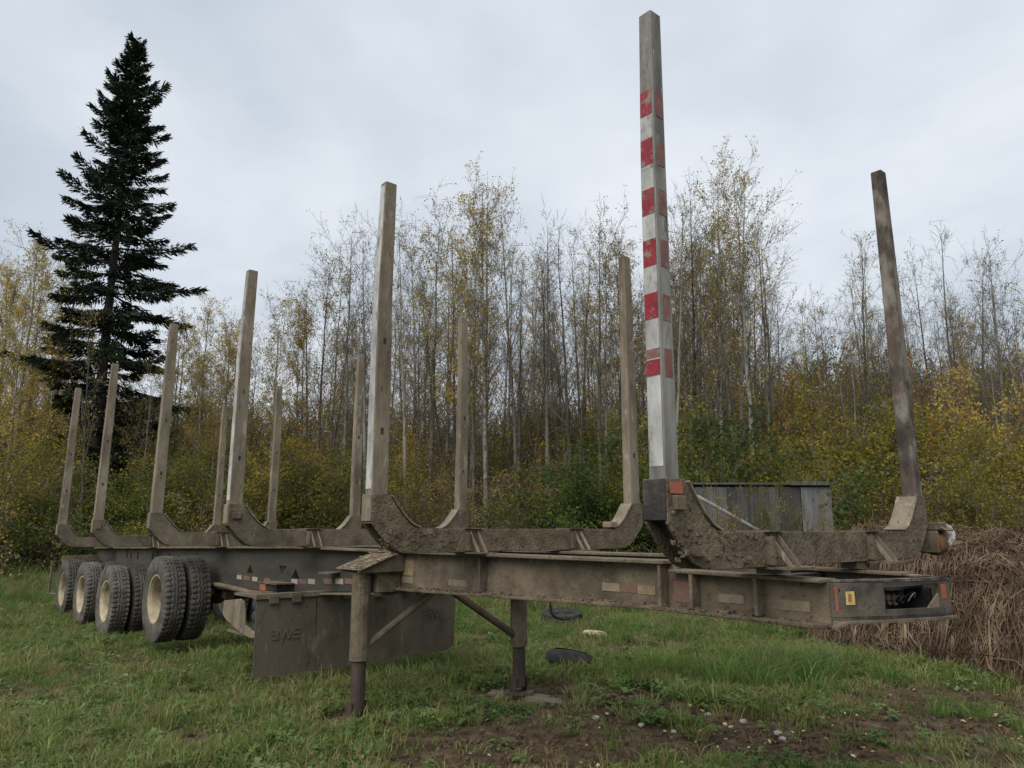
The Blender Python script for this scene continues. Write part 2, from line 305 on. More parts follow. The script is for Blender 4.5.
# dirt patches: x, y, rx, ry, angle, strength
DIRT = [(1.3, 6.0, 2.0, 0.62, -0.12, 0.62), (3.3, 6.5, 1.5, 0.55, 0.1, 0.66), (0.7, 7.1, 1.1, 0.35, -0.3, 0.6), (0.05, 5.75, 0.85, 0.60, 0, 1.7), (2.05, 6.45, 1.25, 0.34, -0.95, 1.7), (1.1, 7.6, 0.55, 0.40, 0.3, 0.7), (-0.35, 7.8, 1.0, 0.16, -0.55, 0.8),
        (-1.35, 6.7, 0.40, 0.30, 0, 0.9), (0.15, 7.75, 0.75, 0.42, 0.2, 1.1), (-4.4, 9.6, 0.8, 0.35, -0.6, 0.75), (-7.3, 9.2, 0.7, 0.5, 0, 0.7),
        (0.75, 6.6, 1.0, 0.35, -0.35, 0.75), (2.5, 8.3, 1.0, 0.22, 0.1, 0.6), (4.6, 7.3, 1.6, 0.8, 0.0, 1.0), (2.9, 5.6, 0.8, 0.25, -0.3, 0.8),
        (-2.6, 6.2, 0.7, 0.25, -0.4, 0.55), (1.6, 10.6, 0.7, 0.4, 0.2, 0.7), (-3.0, 7.6, 0.6, 0.22, 0.3, 0.45), (-5.6, 7.6, 0.7, 0.2, -0.2, 0.5), (-1.9, 5.3, 0.8, 0.25, 0.1, 0.55)]
def dirt(x, y):
    x = np.asarray(x, float); y = np.asarray(y, float); d = np.zeros_like(x)
    nx = x + 0.35 * vnoise(x*1.7, y*1.7, 3) + 0.15 * vnoise(x*5, y*5, 4); ny = y + 0.35 * vnoise(x*1.7, y*1.7, 5) + 0.15 * vnoise(x*5, y*5, 6)
    for (cx, cy, rx, ry, a, s) in DIRT:
        cx, cy = cx*1.05, cy*1.05
        u_ = (nx-cx)*math.cos(a) + (ny-cy)*math.sin(a); v_ = -(nx-cx)*math.sin(a) + (ny-cy)*math.cos(a)
        d = np.maximum(d, s * np.exp(-((u_/rx)**2 + (v_/ry)**2)))
    return np.clip(d * 1.15, 0, 1)
def ground_z(x, y):
    x = np.asarray(x, float); y = np.asarray(y, float)
    z = -0.10 - 0.04 * np.exp(-((x+7.5)/4.2)**2 - ((y-13.2)/4.5)**2)
    z = z + 0.50 * sstep(19, 38, y) + 0.10 * vnoise(x*0.25, y*0.25, 8) * sstep(6, 14, np.hypot(x, y))
    z = z + 0.035 * vnoise(x*0.9, y*0.9, 9) + 0.022 * vnoise(x*2.6, y*2.6, 10)
    near = sstep(30, 12, y)
    z = z + near * dirt(x, y) * (-0.035 + 0.05 * vnoise(x*6, y*6, 11) + 0.03*vnoise(x*14, y*14, 12))
    return z
def gz(x, y): return float(ground_z(np.array([x]), np.array([y]))[0])
xs = np.concatenate([np.linspace(-420, -60, 16), np.linspace(-55, -15, 24), np.arange(-14.5, -4, 0.22), np.arange(-4, 6.0, 0.075), np.arange(6.0, 14, 0.25), np.linspace(15, 55, 24), np.linspace(60, 420, 16)])
ys = np.concatenate([np.linspace(-60, 0, 8), np.arange(1, 4.5, 0.25), np.arange(4.5, 10, 0.075), np.arange(10, 22, 0.22), np.linspace(22.5, 60, 40), np.linspace(70, 500, 16)])
GX, GY = np.meshgrid(xs, ys); nx_, ny_ = len(xs), len(ys)
GZ = ground_z(GX, GY)
ii = np.arange(nx_*ny_).reshape(ny_, nx_)
F = np.stack([ii[:-1, :-1], ii[:-1, 1:], ii[1:, 1:], ii[1:, :-1]], -1).reshape(-1, 4)
gm = np_mesh('ground', np.stack([GX, GY, GZ], -1).reshape(-1, 3), F)
gm.polygons.foreach_set('use_smooth', [True]*len(gm.polygons))
at = gm.attributes.new('dirt', 'FLOAT', 'POINT'); at.data.foreach_set('value', dirt(GX, GY).ravel().astype(np.float32))
m = bpy.data.materials.new('ground_turf_and_soil'); m.use_nodes = True
t = m.node_tree; n = t.nodes; l = t.links; p = n['Principled BSDF']; p.inputs['Roughness'].default_value = 0.97; p.inputs['Specular IOR Level'].default_value = 0.15
geo = n.new('ShaderNodeNewGeometry')
def tn(scale, det=7, rough=0.6):
    z = n.new('ShaderNodeTexNoise'); z.inputs['Scale'].default_value = scale; z.inputs['Detail'].default_value = det; z.inputs['Roughness'].default_value = rough
    l.new(geo.outputs['Position'], z.inputs['Vector']); return z
def ramp(src, stops):
    r_ = n.new('ShaderNodeValToRGB')
    while len(r_.color_ramp.elements) < len(stops): r_.color_ramp.elements.new(0.5)
    for e, (pos, c) in zip(r_.color_ramp.elements, stops): e.position = pos; e.color = (*c, 1)
    l.new(src, r_.inputs[0]); return r_
za = tn(1.1); zb = tn(16, 9, 0.7); zc = tn(7)
turf = ramp(zb.outputs['Fac'], [(0.3, (0.035, 0.032, 0.014)), (0.5, (0.060, 0.066, 0.022)), (0.7, (0.105, 0.100, 0.042))])
thatch = ramp(zb.outputs['Fac'], [(0.3, (0.062, 0.046, 0.026)), (0.55, (0.125, 0.098, 0.056)), (0.75, (0.185, 0.150, 0.090))])
soil = ramp(zc.outputs['Fac'], [(0.3, (0.028, 0.018, 0.009)), (0.5, (0.066, 0.046, 0.027)), (0.72, (0.122, 0.091, 0.057))])
mr = n.new('ShaderNodeMapRange'); mr.inputs[1].default_value = 0.42; mr.inputs[2].default_value = 0.62; l.new(za.outputs['Fac'], mr.inputs[0])
mm = n.new('ShaderNodeMix'); mm.data_type = 'RGBA'; l.new(mr.outputs[0], mm.inputs[0]); l.new(turf.outputs[0], mm.inputs[6]); l.new(thatch.outputs[0], mm.inputs[7])
atn = n.new('ShaderNodeAttribute'); atn.attribute_name = 'dirt'
mr2 = n.new('ShaderNodeMapRange'); mr2.inputs[1].default_value = 0.2; mr2.inputs[2].default_value = 0.6; l.new(atn.outputs['Fac'], mr2.inputs[0])
mm2 = n.new('ShaderNodeMix'); mm2.data_type = 'RGBA'; l.new(mr2.outputs[0], mm2.inputs[0]); l.new(mm.outputs[2], mm2.inputs[6]); l.new(soil.outputs[0], mm2.inputs[7])
l.new(mm2.outputs[2], p.inputs['Base Color'])
bu = n.new('ShaderNodeBump'); bu.inputs['Strength'].default_value = 0.8; bu.inputs['Distance'].default_value = 0.03
zd = tn(28, 6, 0.65); l.new(zd.outputs['Fac'], bu.inputs['Height']); l.new(bu.outputs[0], p.inputs['Normal'])
tag(link('ground', gm, m), 'uneven turf with bare muddy patches around the trailer', kind='structure')

# ------------------------------------------------------------------ geometry-node scatter for stuff
def scatter(name, pts, rot, scl, idx, protos, label, cat):
    """one stuff object: copies of the proto meshes on the points (x,y,z)"""
    coll = bpy.data.collections.new(name + '_kinds')
    for i, pm in enumerate(protos):
        coll.objects.link(bpy.data.objects.new('%s_kind_%02d' % (name, i), pm))
    pts = np.asarray(pts, np.float32)
    me = bpy.data.meshes.new(name); me.vertices.add(len(pts)); me.vertices.foreach_set('co', pts.ravel())
    a = me.attributes.new('rot', 'FLOAT_VECTOR', 'POINT'); a.data.foreach_set('vector', np.asarray(rot, np.float32).ravel())
    a = me.attributes.new('scl', 'FLOAT_VECTOR', 'POINT'); a.data.foreach_set('vector', np.asarray(scl, np.float32).ravel())
    a = me.attributes.new('idx', 'INT', 'POINT'); a.data.foreach_set('value', np.asarray(idx, np.int32))
    o = bpy.data.objects.new(name, me); COL.objects.link(o)
    g = bpy.data.node_groups.new(name + '_scatter', 'GeometryNodeTree')
    g.interface.new_socket('Geometry', in_out='INPUT', socket_type='NodeSocketGeometry')
    g.interface.new_socket('Geometry', in_out='OUTPUT', socket_type='NodeSocketGeometry')
    nn = g.nodes; ll = g.links
    gi = nn.new('NodeGroupInput'); go = nn.new('NodeGroupOutput')
    ip = nn.new('GeometryNodeInstanceOnPoints'); ci = nn.new('GeometryNodeCollectionInfo')
    ci.inputs[0].default_value = coll; ci.inputs['Separate Children'].default_value = True; ci.inputs['Reset Children'].default_value = True
    def na(nm, ty):
        q = nn.new('GeometryNodeInputNamedAttribute'); q.data_type = ty; q.inputs[0].default_value = nm; return q.outputs[0]
    ll.new(gi.outputs[0], ip.inputs['Points']); ll.new(ci.outputs[0], ip.inputs['Instance'])
    ip.inputs['Pick Instance'].default_value = True
    ll.new(na('idx', 'INT'), ip.inputs['Instance Index'])
    ll.new(na('rot', 'FLOAT_VECTOR'), ip.inputs['Rotation']); ll.new(na('scl', 'FLOAT_VECTOR'), ip.inputs['Scale'])
    ll.new(ip.outputs[0], go.inputs[0])
    md = o.modifiers.new('scatter', 'NODES'); md.node_group = g
    return tag(o, label, cat, kind='stuff')

# ------------------------------------------------------------------ the log trailer (s = metres back from the camera line, t = across, z = up)
A_ = R(40.6)
U = Vector((-math.sin(A_), math.cos(A_), 0)); Vv = Vector((math.cos(A_), math.sin(A_), 0))
S0, T0 = 9.0, 4.47
def loc(s, t_, z): return Vector((S0 - s, t_ - T0, z))
def world(s, t_, z): return U * s + Vv * t_ + Vector((0, 0, z))
def drop(s): return -0.018 * max(0.0, s - 8.5)
def mir(t_): return 2 * T0 - t_
TR = empty('log_trailer', world(S0, T0, 0), -(R(90) - A_))
tag(TR, 'muddy steel log trailer with six pairs of upright stakes on the grass', 'trailer')
def P(name, mb, m_, parent=TR, smooth=False, bevel=0.0): return mb.build(name, M[m_] if isinstance(m_, str) else m_, parent, smooth, bevel)
def sbox(mb, s0, s1, t0, t1, z0, z1):
    mb.box(*sorted((S0 - s0, S0 - s1)), *sorted((t0 - T0, t1 - T0)), z0, z1); return mb

# --- main rails
def rail_poly(seq, t_): return [loc(s, t_, z) for (s, z) in seq]
REAR = 18.4
for side in (0, 1):
    tt = (lambda v: v) if side == 0 else mir
    # rear deep web
    top = 1.335
    outer = [(6.42, 0.965), (6.42, top), (8.5, top), (REAR - 0.12, top + drop(REAR)), (REAR, 1.0), (REAR - 0.25, 0.92), (11.2, 0.82 + drop(11.2)), (9.1, 0.81), (7.2, 0.92)]
    holes = []
    for (sc_, up) in ((9.93, 1), (8.93, -1), (8.55, 1)):
        w2, h2 = 0.11, 0.055
        zc_ = 1.045 + (0.0 if up > 0 else 0.02)
        holes.append([(sc_ - w2, zc_ - up*h2), (sc_ + w2, zc_ - up*h2), (sc_, zc_ + up*h2)])
    for sc_ in (13.4, 14.0, 14.35, 15.3, 15.75, 16.05):
        holes.append([(sc_ - 0.045, 1.02), (sc_ + 0.045, 1.02), (sc_ + 0.045, 1.16), (sc_ - 0.045, 1.16)])
    mb = MB(); t0_ = tt(3.96)
    mb.plate_with_holes(rail_poly(outer, t0_), [rail_poly(h, t0_) for h in holes], (0, 0.012 if side == 0 else -0.012, 0))
    web = P('rear_beam', mb, 'grey_mud')
    # flanges of the rear beam
    mb = MB(); a, b = sorted((tt(3.87), tt(4.07)))
    q = []
    for (s, z) in ((6.05, 1.336), (8.5, 1.336), (REAR, 1.336 + drop(REAR))): q.append((s, z))
    prof = [loc(s, a, z) for s, z in q] + [loc(s, a, z + 0.024) for s, z in q[::-1]]
    mb.prism(prof, (0, b - a, 0)); P('top_flange', mb, 'mud', web, bevel=0.004)
    mb = MB()
    q = [(6.42, 0.955), (7.2, 0.908), (9.1, 0.798), (11.2, 0.808 + drop(11.2))]
    prof = [loc(s, a, z - 0.02) for s, z in q] + [loc(s, a, z) for s, z in q[::-1]]
    mb.prism(prof, (0, b - a, 0)); P('bottom_flange', mb, 'mud', web, bevel=0.004)
    # neck web and flanges
    mb = MB(); prof = rail_poly([(6.41, 1.015), (6.41, 1.335), (3.06, 1.335), (3.02, 1.30), (2.03, 1.285), (2.03, 1.062), (3.2, 1.075)], tt(3.968))
    mb.prism(prof, (0, 0.014 if side == 0 else -0.014, 0)); nb = P('neck_beam', mb, 'mud')
    mb = MB()
    prof = [loc(s, a, z) for s, z in ((6.045, 1.337), (3.05, 1.337), (3.05, 1.361), (6.045, 1.361))]; mb.prism(prof, (0, b - a, 0))
    P('top_flange', mb, 'mud', nb, bevel=0.004)
    mb = MB(); q = [(3.03, 1.287), (2.03, 1.272)]
    prof = [loc(s, a+0.02, z + 0.02) for s, z in q] + [loc(s, a+0.02, z) for s, z in q[::-1]]; mb.prism(prof, (0, b - a-0.02, 0))
    P('top_flange', mb, 'mud', nb, bevel=0.004)
    mb = MB(); q = [(6.75, 1.0), (6.0, 1.0), (3.2, 1.058), (2.03, 1.045)]
    prof = [loc(s, a, z + 0.018) for s, z in q] + [loc(s, a, z - 0.005) for s, z in q[::-1]]; mb.prism(prof, (0, b - a, 0))
    bf = P('bottom_flange', mb, 'mud_thick', nb, bevel=0.004)
    # web stiffeners on the outside of the neck
    for s in (4.95, 3.10, 2.86, 2.42):
        mb = MB(); o_ = tt(3.967); sbox(mb, s - 0.012, s + 0.012, min(o_, tt(3.885)), max(o_, tt(3.885)), 1.055 + (0.02 if s > 4 else 0.021), 1.334 if s > 3.05 else 1.282)
        P('stiffener', mb, 'mud', nb, bevel=0.002)
    # crumbs of mud lying on the lower flange
    mb = MB(); r_ = random.Random(50 + side)
    for k in range(150):
        s = 2.1 + 4.2 * r_.random(); zf = 1.018 + (min(1, max(0, (6.0 - s) / 2.8))) * 0.058 - (0.012 if s < 2.6 else 0)
        tq = tt(3.875 + 0.085 * r_.random()); h = 0.006 + 0.016 * r_.random() ** 2; w_ = 0.008 + 0.022 * r_.random()
        c = loc(s, tq, zf); mb.hexa([c + Vector((a1*w_*(0.7+0.6*r_.random()), b1*w_*0.6, zz*h*(0.6+0.6*r_.random()) - 0.004*(1-zz))) for zz in (0, 1) for (a1, b1) in ((-1,-1),(1,-1),(1,1),(-1,1))])
    tag(P('mud_crumb', mb, 'mud_thick', nb), kind='stuff')

# --- cross members between the rails
for s in (16.9, 15.6, 14.0, 12.4, 10.6, 9.0, 7.8, 6.6, 5.0, 3.6, 2.6):
    mb = MB(); zb_ = 1.10 if s < 6.4 else 1.02
    sbox(mb, s - 0.05, s + 0.05, 3.985, mir(3.985), zb_ + drop(s), 1.27 + drop(s)); P('cross_member', mb, 'dark_tube')

# --- nose box with king-pin plate
plan = [(2.028, 3.985), (1.87, 4.28), (1.735, 4.66), (1.72, 4.78), (2.03, mir(3.985))]
mb = MB(); mb.prism([loc(s, t_, 1.075) for s, t_ in plan + [(2.9, mir(3.99)), (2.9, 3.99)]], (0, 0, 0.014)); nose = P('nose_box', mb, 'black_steel')
def wallseg(mb, p0, p1, z0, z1, th=0.016):
    a = loc(*p0, 0); b = loc(*p1, 0); d = (b - a).normalized(); nrm = Vector((-d.y, d.x, 0)) * th
    q = [a, b, b + nrm, a + nrm]
    mb.hexa([Vector((v.x, v.y, z0)) for v in q] + [Vector((v.x, v.y, z1)) for v in q])
mb = MB(); wallseg(mb, plan[0], plan[1], 1.0895, 1.27); P('front_plate', mb, 'nose', nose, bevel=0.003)
# front plate with a wide recess: frame pieces around an opening
mb = MB(); wallseg(mb, plan[1], plan[2], 1.252, 1.27); wallseg(mb, plan[1], plan[2], 1.0895, 1.125)
wallseg(mb, plan[2], plan[3], 1.0895, 1.27); P('front_plate', mb, 'nose', nose, bevel=0.003)
mb = MB(); mb.prism([loc(1.765, 4.58, 1.125), loc(1.737, 4.655, 1.125), loc(1.737, 4.655, 1.20)], (-0.012, 0, 0)); P('corner_gusset', mb, 'mud', nose)
mb = MB(); wallseg(mb, plan[3], plan[4], 1.0895, 1.27); P('side_plate', mb, 'nose', nose, bevel=0.003)
mb = MB()
for a, b in zip(plan[:-1], plan[1:]): wallseg(mb, a, b, 1.2715, 1.286, 0.05)
P('top_rim', mb, 'worn_paint', nose, bevel=0.003)
mb = MB()
a, b, c, d = [Vector(q) for q in plan[:4]]
def lipseg(p0, p1, z0, z1):
    mb.hexa([loc(p0[0]-0.03, p0[1]-0.02, z0-0.014), loc(p1[0]-0.03, p1[1], z1-0.014), loc(p1[0]+0.05, p1[1], z1-0.014), loc(p0[0]+0.05, p0[1], z0-0.014),
             loc(p0[0]-0.03, p0[1]-0.02, z0), loc(p1[0]-0.03, p1[1], z1), loc(p1[0]+0.05, p1[1], z1), loc(p0[0]+0.05, p0[1], z0)])
m1 = a.lerp(b, 0.22)
lipseg(a, m1, 1.046, 1.074); lipseg(m1, b, 1.0742, 1.0742); lipseg(b, c, 1.0744, 1.0744); lipseg(c, d, 1.0746, 1.0746)
P('lower_lip', mb, 'mud', nose)
mb = MB(); ac, bc = a.lerp(m1, 0.02), m1
al, bl = loc(*ac, 0), loc(*bc, 0)
mb.hexa([Vector((al.x, al.y, 1.047)), Vector((bl.x, bl.y, 1.0745)), Vector((bl.x-0.014, bl.y, 1.0745)), Vector((al.x-0.014, al.y+0.01, 1.047)), Vector((al.x, al.y, 1.0893)), Vector((bl.x, bl.y, 1.0893)), Vector((bl.x-0.014, bl.y, 1.0893)), Vector((al.x-0.014, al.y+0.01, 1.0893))]); P('corner_plate', mb, 'mud', nose)
# couplings in the recess
for tq, zq, m_ in ((4.36, 1.185, 'nose'), (4.43, 1.178, 'strap'), (4.52, 1.185, 'nose')):
    mb = MB(); mb.tube([loc(1.96, tq, zq), loc(1.885, tq, zq), loc(1.88, tq, zq)], [0.022, 0.022, 0.014], 12); mb.tube([loc(1.90, tq, zq - 0.015), loc(1.88, tq + 0.005, zq - 0.04)], 0.010, 8); P('air_coupling', mb, m_, nose)
mb = MB(); sbox(mb, 1.90, 1.97, 4.555, 4.60, 1.14, 1.22); P('electrical_socket', mb, 'nose', nose, bevel=0.006)
mb = MB(); sbox(mb, 2.0, 2.9, 4.03, mir(4.03), 1.225, 1.24); sbox(mb, 1.84, 1.9995, 4.30, 4.72, 1.226, 1.24); P('deck_plate', mb, 'recess_black', nose)
mb = MB(); sbox(mb, 1.955, 1.975, 4.12, mir(4.03), 1.0895, 1.224); sbox(mb, 1.80, 1.9545, 4.71, 4.725, 1.0895, 1.224); P('inner_bulkhead', mb, 'recess_black', nose)  # back wall and side liner blackened to stand for the recess's shade
for k, (tq, zq) in enumerate(((4.40, 1.165), (4.47, 1.158), (4.55, 1.17), (4.59, 1.175), (4.62, 1.168))):
    mb = MB(); pts = []
    for j in range(9):
        an = j / 8 * 4.2; pts.append(loc(1.87 - 0.02 * math.sin(an) * 1.0, tq + 0.028 * math.cos(an), zq + 0.03 * math.sin(an)))
    mb.tube(pts, 0.004, 6); P('air_hose', mb, 'bright' if k > 3 else 'black_steel', nose, True)
def onplate(p0, p1, f0, f1, z0, z1, m_, name, th=0.003):
    a = Vector((p0[0], p0[1])); b = Vector((p1[0], p1[1]))
    mb = MB(); e0 = a.lerp(b, f0); e1 = a.lerp(b, f1)
    al = loc(*e0, 0); bl = loc(*e1, 0); d = (bl - al).normalized(); nrm = Vector((d.y, -d.x, 0))
    q = [al + nrm*0.0012, bl + nrm*0.0012, bl + nrm*th, al + nrm*th]
    mb.hexa([Vector((v.x, v.y, z0)) for v in q] + [Vector((v.x, v.y, z1)) for v in q]); return P(name, mb, m_, nose)
onplate(plan[0], plan[1], 0.07, 0.12, 1.12, 1.25, 'orange', 'reflector')
onplate(plan[0], plan[1], 0.27, 0.43, 1.155, 1.225, 'decal_yellow', 'decal')
onplate(plan[0], plan[1], 0.31, 0.37, 1.172, 1.212, 'decal_rust', 'decal_print', 0.0045)
onplate(plan[2], plan[3], 0.15, 0.6, 1.17, 1.25, 'orange', 'reflector')

# --- decals and tape along the near rail
def rdecal(s, z, ws, hz, m_, name='decal', tface=3.96):
    mb = MB(); sbox(mb, s - ws/2, s + ws/2, tface - 0.004, tface - 0.0015, z - hz/2, z + hz/2); return P(name, mb, m_)
rdecal(6.14, 1.20, 0.20, 0.14, 'decal_tan', tface=3.968); rdecal(6.14, 1.09, 0.20, 0.06, 'decal', tface=3.968); rdecal(5.35, 1.10, 0.26, 0.055, 'decal', tface=3.968)
rdecal(3.58, 1.165, 0.16, 0.055, 'decal', tface=3.968); rdecal(3.42, 1.165, 0.14, 0.055, 'tape_red', tface=3.968); rdecal(3.27, 1.165, 0.15, 0.06, 'decal_tan', tface=3.968)
rdecal(2.63, 1.15, 0.17, 0.05, 'decal', tface=3.968); rdecal(2.25, 1.14, 0.22, 0.055, 'decal', tface=3.968); rdecal(2.98, 1.17, 0.13, 0.13, 'tape_red', tface=3.968)
for (s, c) in ((10.28, 'w'), (10.02, 'r'), (9.75, 'w'), (9.35, 'r'), (8.56, 'w'), (8.12, 'w'), (8.34, 'r'), (7.72, 'r'), (7.46, 'w'), (7.24, 'r'), (7.05, 'w'), (6.88, 'r'), (6.72, 'w'), (6.58, 'r')):
    z = 0.925 + max(0, (9.1 - s)) * 0.052
    rdecal(s, z, 0.17 if c == 'w' else 0.2, 0.055, 'tape_white' if c == 'w' else 'tape_red', 'reflector_tape')
# amber marker lamp box
mb = MB(); sbox(mb, 8.55, 9.05, 3.72, 3.955, 0.925, 0.94); lampb = P('marker_lamp', mb, 'mud')
mb = MB(); sbox(mb, 8.88, 9.04, 3.735, 3.80, 0.835, 0.924); P('lens', mb, 'amber', lampb, bevel=0.008)
mb = MB(); sbox(mb, 8.60, 8.86, 3.76, 3.955, 0.84, 0.924); P('housing', mb, 'black_steel', lampb)
# bracket plate stub on the rail
mb = MB(); mb.prism([loc(7.62, 3.955, 1.10), loc(7.45, 3.955, 1.10), loc(7.40, 3.80, 1.09), loc(7.66, 3.80, 1.09)], (0, 0, 0.012)); P('step_plate', mb, 'mud')

# --- bunks and stakes
BS = [2.27, 5.0, 7.93, 10.75, 14.0, 16.95]
TN = 2.90
def bunk_profile(grow=0.0):
    g = grow
    inner = [(TN+0.150+(-g if 0 else 0), 1.82), (TN+0.165, 1.80), (TN+0.22, 1.725), (TN+0.29, 1.645), (TN+0.36, 1.588), (TN+0.43, 1.56)]
    lower = [(TN+0.36, 1.372), (TN+0.28, 1.378), (TN+0.20, 1.405), (TN+0.12, 1.465), (TN+0.05, 1.54), (TN, 1.60), (TN, 1.82)]
    if g:
        inner = [(TN+0.145, 1.812), (TN+0.16, 1.792), (TN+0.213, 1.718), (TN+0.284, 1.638), (TN+0.355, 1.582), (TN+0.43, 1.552)]
        lower = [(TN+0.42, 1.384), (TN+0.32, 1.402), (TN+0.25, 1.44), (TN+0.18, 1.50), (TN+0.11, 1.575), (TN+0.03, 1.62), (TN+0.03, 1.812)]
    left = lower + inner                                    # bottom -> outer -> top -> inner
    right = [(mir(a), b) for a, b in left[::-1]]
    return left + right
def bunk(i, s):
    dz = drop(s) - (0.02 if i == 0 else 0.0); TNo = 0.03 if i == 0 else 0.0
    def bp(g=0):
        m_ = bunk_profile(g); return [((a + TNo if a < TN + 0.5 else (a - 0.02 if i == 0 else a)), z) for a, z in m_]
    mb = MB(); th = 0.145
    for (s_, d_) in ((s, 0.018), (s + th - 0.018, 0.018)):
        mb.prism([loc(s_, t_, z + dz) for t_, z in bp()], (-d_, 0, 0))
    b = P('bunk', mb, 'mud_thick' if i in (0, 1) else 'mud', bevel=0.003)
    mb = MB(); mb.prism([loc(s + 0.0185, t_, z + dz) for t_, z in bp(1)], (-(th - 0.037), 0, 0)); P('hollow_shade_fill', mb, 'black_steel' if i < 2 else 'dark_tube', b)  # fill between the plates, darkened to stand for shade in the hollow
    # cap plates on the sloping inner edges and socket backs
    for f in ((lambda v: v + TNo), (lambda v: mir(v) - (0.02 if i == 0 else 0.0))):
        mb = MB(); pr = [(TN+0.17, 1.805), (TN+0.225, 1.731), (TN+0.295, 1.651), (TN+0.365, 1.594), (TN+0.435, 1.5665)]
        pr2 = [(a + 0.006, z + 0.008) for a, z in pr[::-1]]
        mb.prism([loc(s - 0.012, f(a), z + dz) for a, z in pr + pr2], (-(th + 0.0), 0, 0)); P('cap_plate', mb, 'stake', b)
        # outer socket plate
        mb = MB(); a0, a1 = sorted((f(TN - 0.012), f(TN - 0.001))); sbox(mb, s + 0.004, s + th - 0.004, a0, a1, 1.615 + dz, 1.815 + dz)
        P('socket_plate', mb, 'black_steel' if (i == 0 and f(TN) < T0) else 'stake', b, bevel=0.003)
    # slanting brace pairs standing on the rails in front of the bunk
    for tq in (3.82, 3.90, mir(3.82), mir(3.90)):
        mb = MB(); mb.prism([loc(s - 0.002, tq, 1.555 + dz), loc(s - 0.135, tq, 1.372 + dz), loc(s - 0.105, tq, 1.372 + dz), loc(s - 0.002, tq, 1.515 + dz)], (0, 0.011, 0))
        P('brace', mb, 'stake', b)
    for tq in (3.86, mir(3.86)):
        mb = MB(); sbox(mb, s - 0.03, s + th + 0.03, tq - 0.09, tq + 0.09, 1.5605 + dz, 1.568 + dz); P('tie_plate', mb, 'mud', b)
        mb = MB(); sbox(mb, s - 0.17, s + th + 0.1, tq - 0.08, tq + 0.12, 1.3605 + dz, 1.3715 + dz); P('foot_plate', mb, 'mud_thick', b)
        mb = MB(); sbox(mb, s - 0.045, s - 0.0025, tq - 0.085, tq - 0.055, 1.385 + dz, 1.535 + dz); P('brace', mb, 'mud', b)
    if i in (0, 2, 4):   # socket block
        mb = MB(); a = s - 0.03
        sbox(mb, a, s - 0.001, TN + 0.035 + TNo, TN + 0.115 + TNo, 1.665 + dz, 1.735 + dz); P('socket_block', mb, 'mud', b, bevel=0.004)
    if i == 1:
        mb = MB(); sbox(mb, s - 0.02, s + 0.1, mir(TN + 0.50), mir(TN + 0.40), 1.572 + dz, 1.63 + dz); P('step_block', mb, 'stake', b, bevel=0.008)
    r_ = random.Random(200 + i)
    if i < 2:            # lumps of mud stuck to the near gusset
        mb = MB()
        for k in range(46):
            tq = TN + 0.06 + 0.75 * r_.random(); zq = 1.39 + 0.16 * r_.random() + max(0, 0.3 - (tq - TN)) * 0.5 * r_.random(); w_ = 0.006 + 0.016 * r_.random()
            c = loc(s - 0.001, tq, zq + dz)
            mb.hexa([c + Vector((xx * (0.004 + 0.008 * r_.random()), a1*w_*(0.6+0.8*r_.random()), b1*w_*0.6*(0.6+0.8*r_.random()))) for xx in (-0.2, 1) for (a1, b1) in ((-1,-1),(1,-1),(1,1),(-1,1))])
        tag(P('mud_lump', mb, 'mud_thick', b), kind='stuff')
    return b
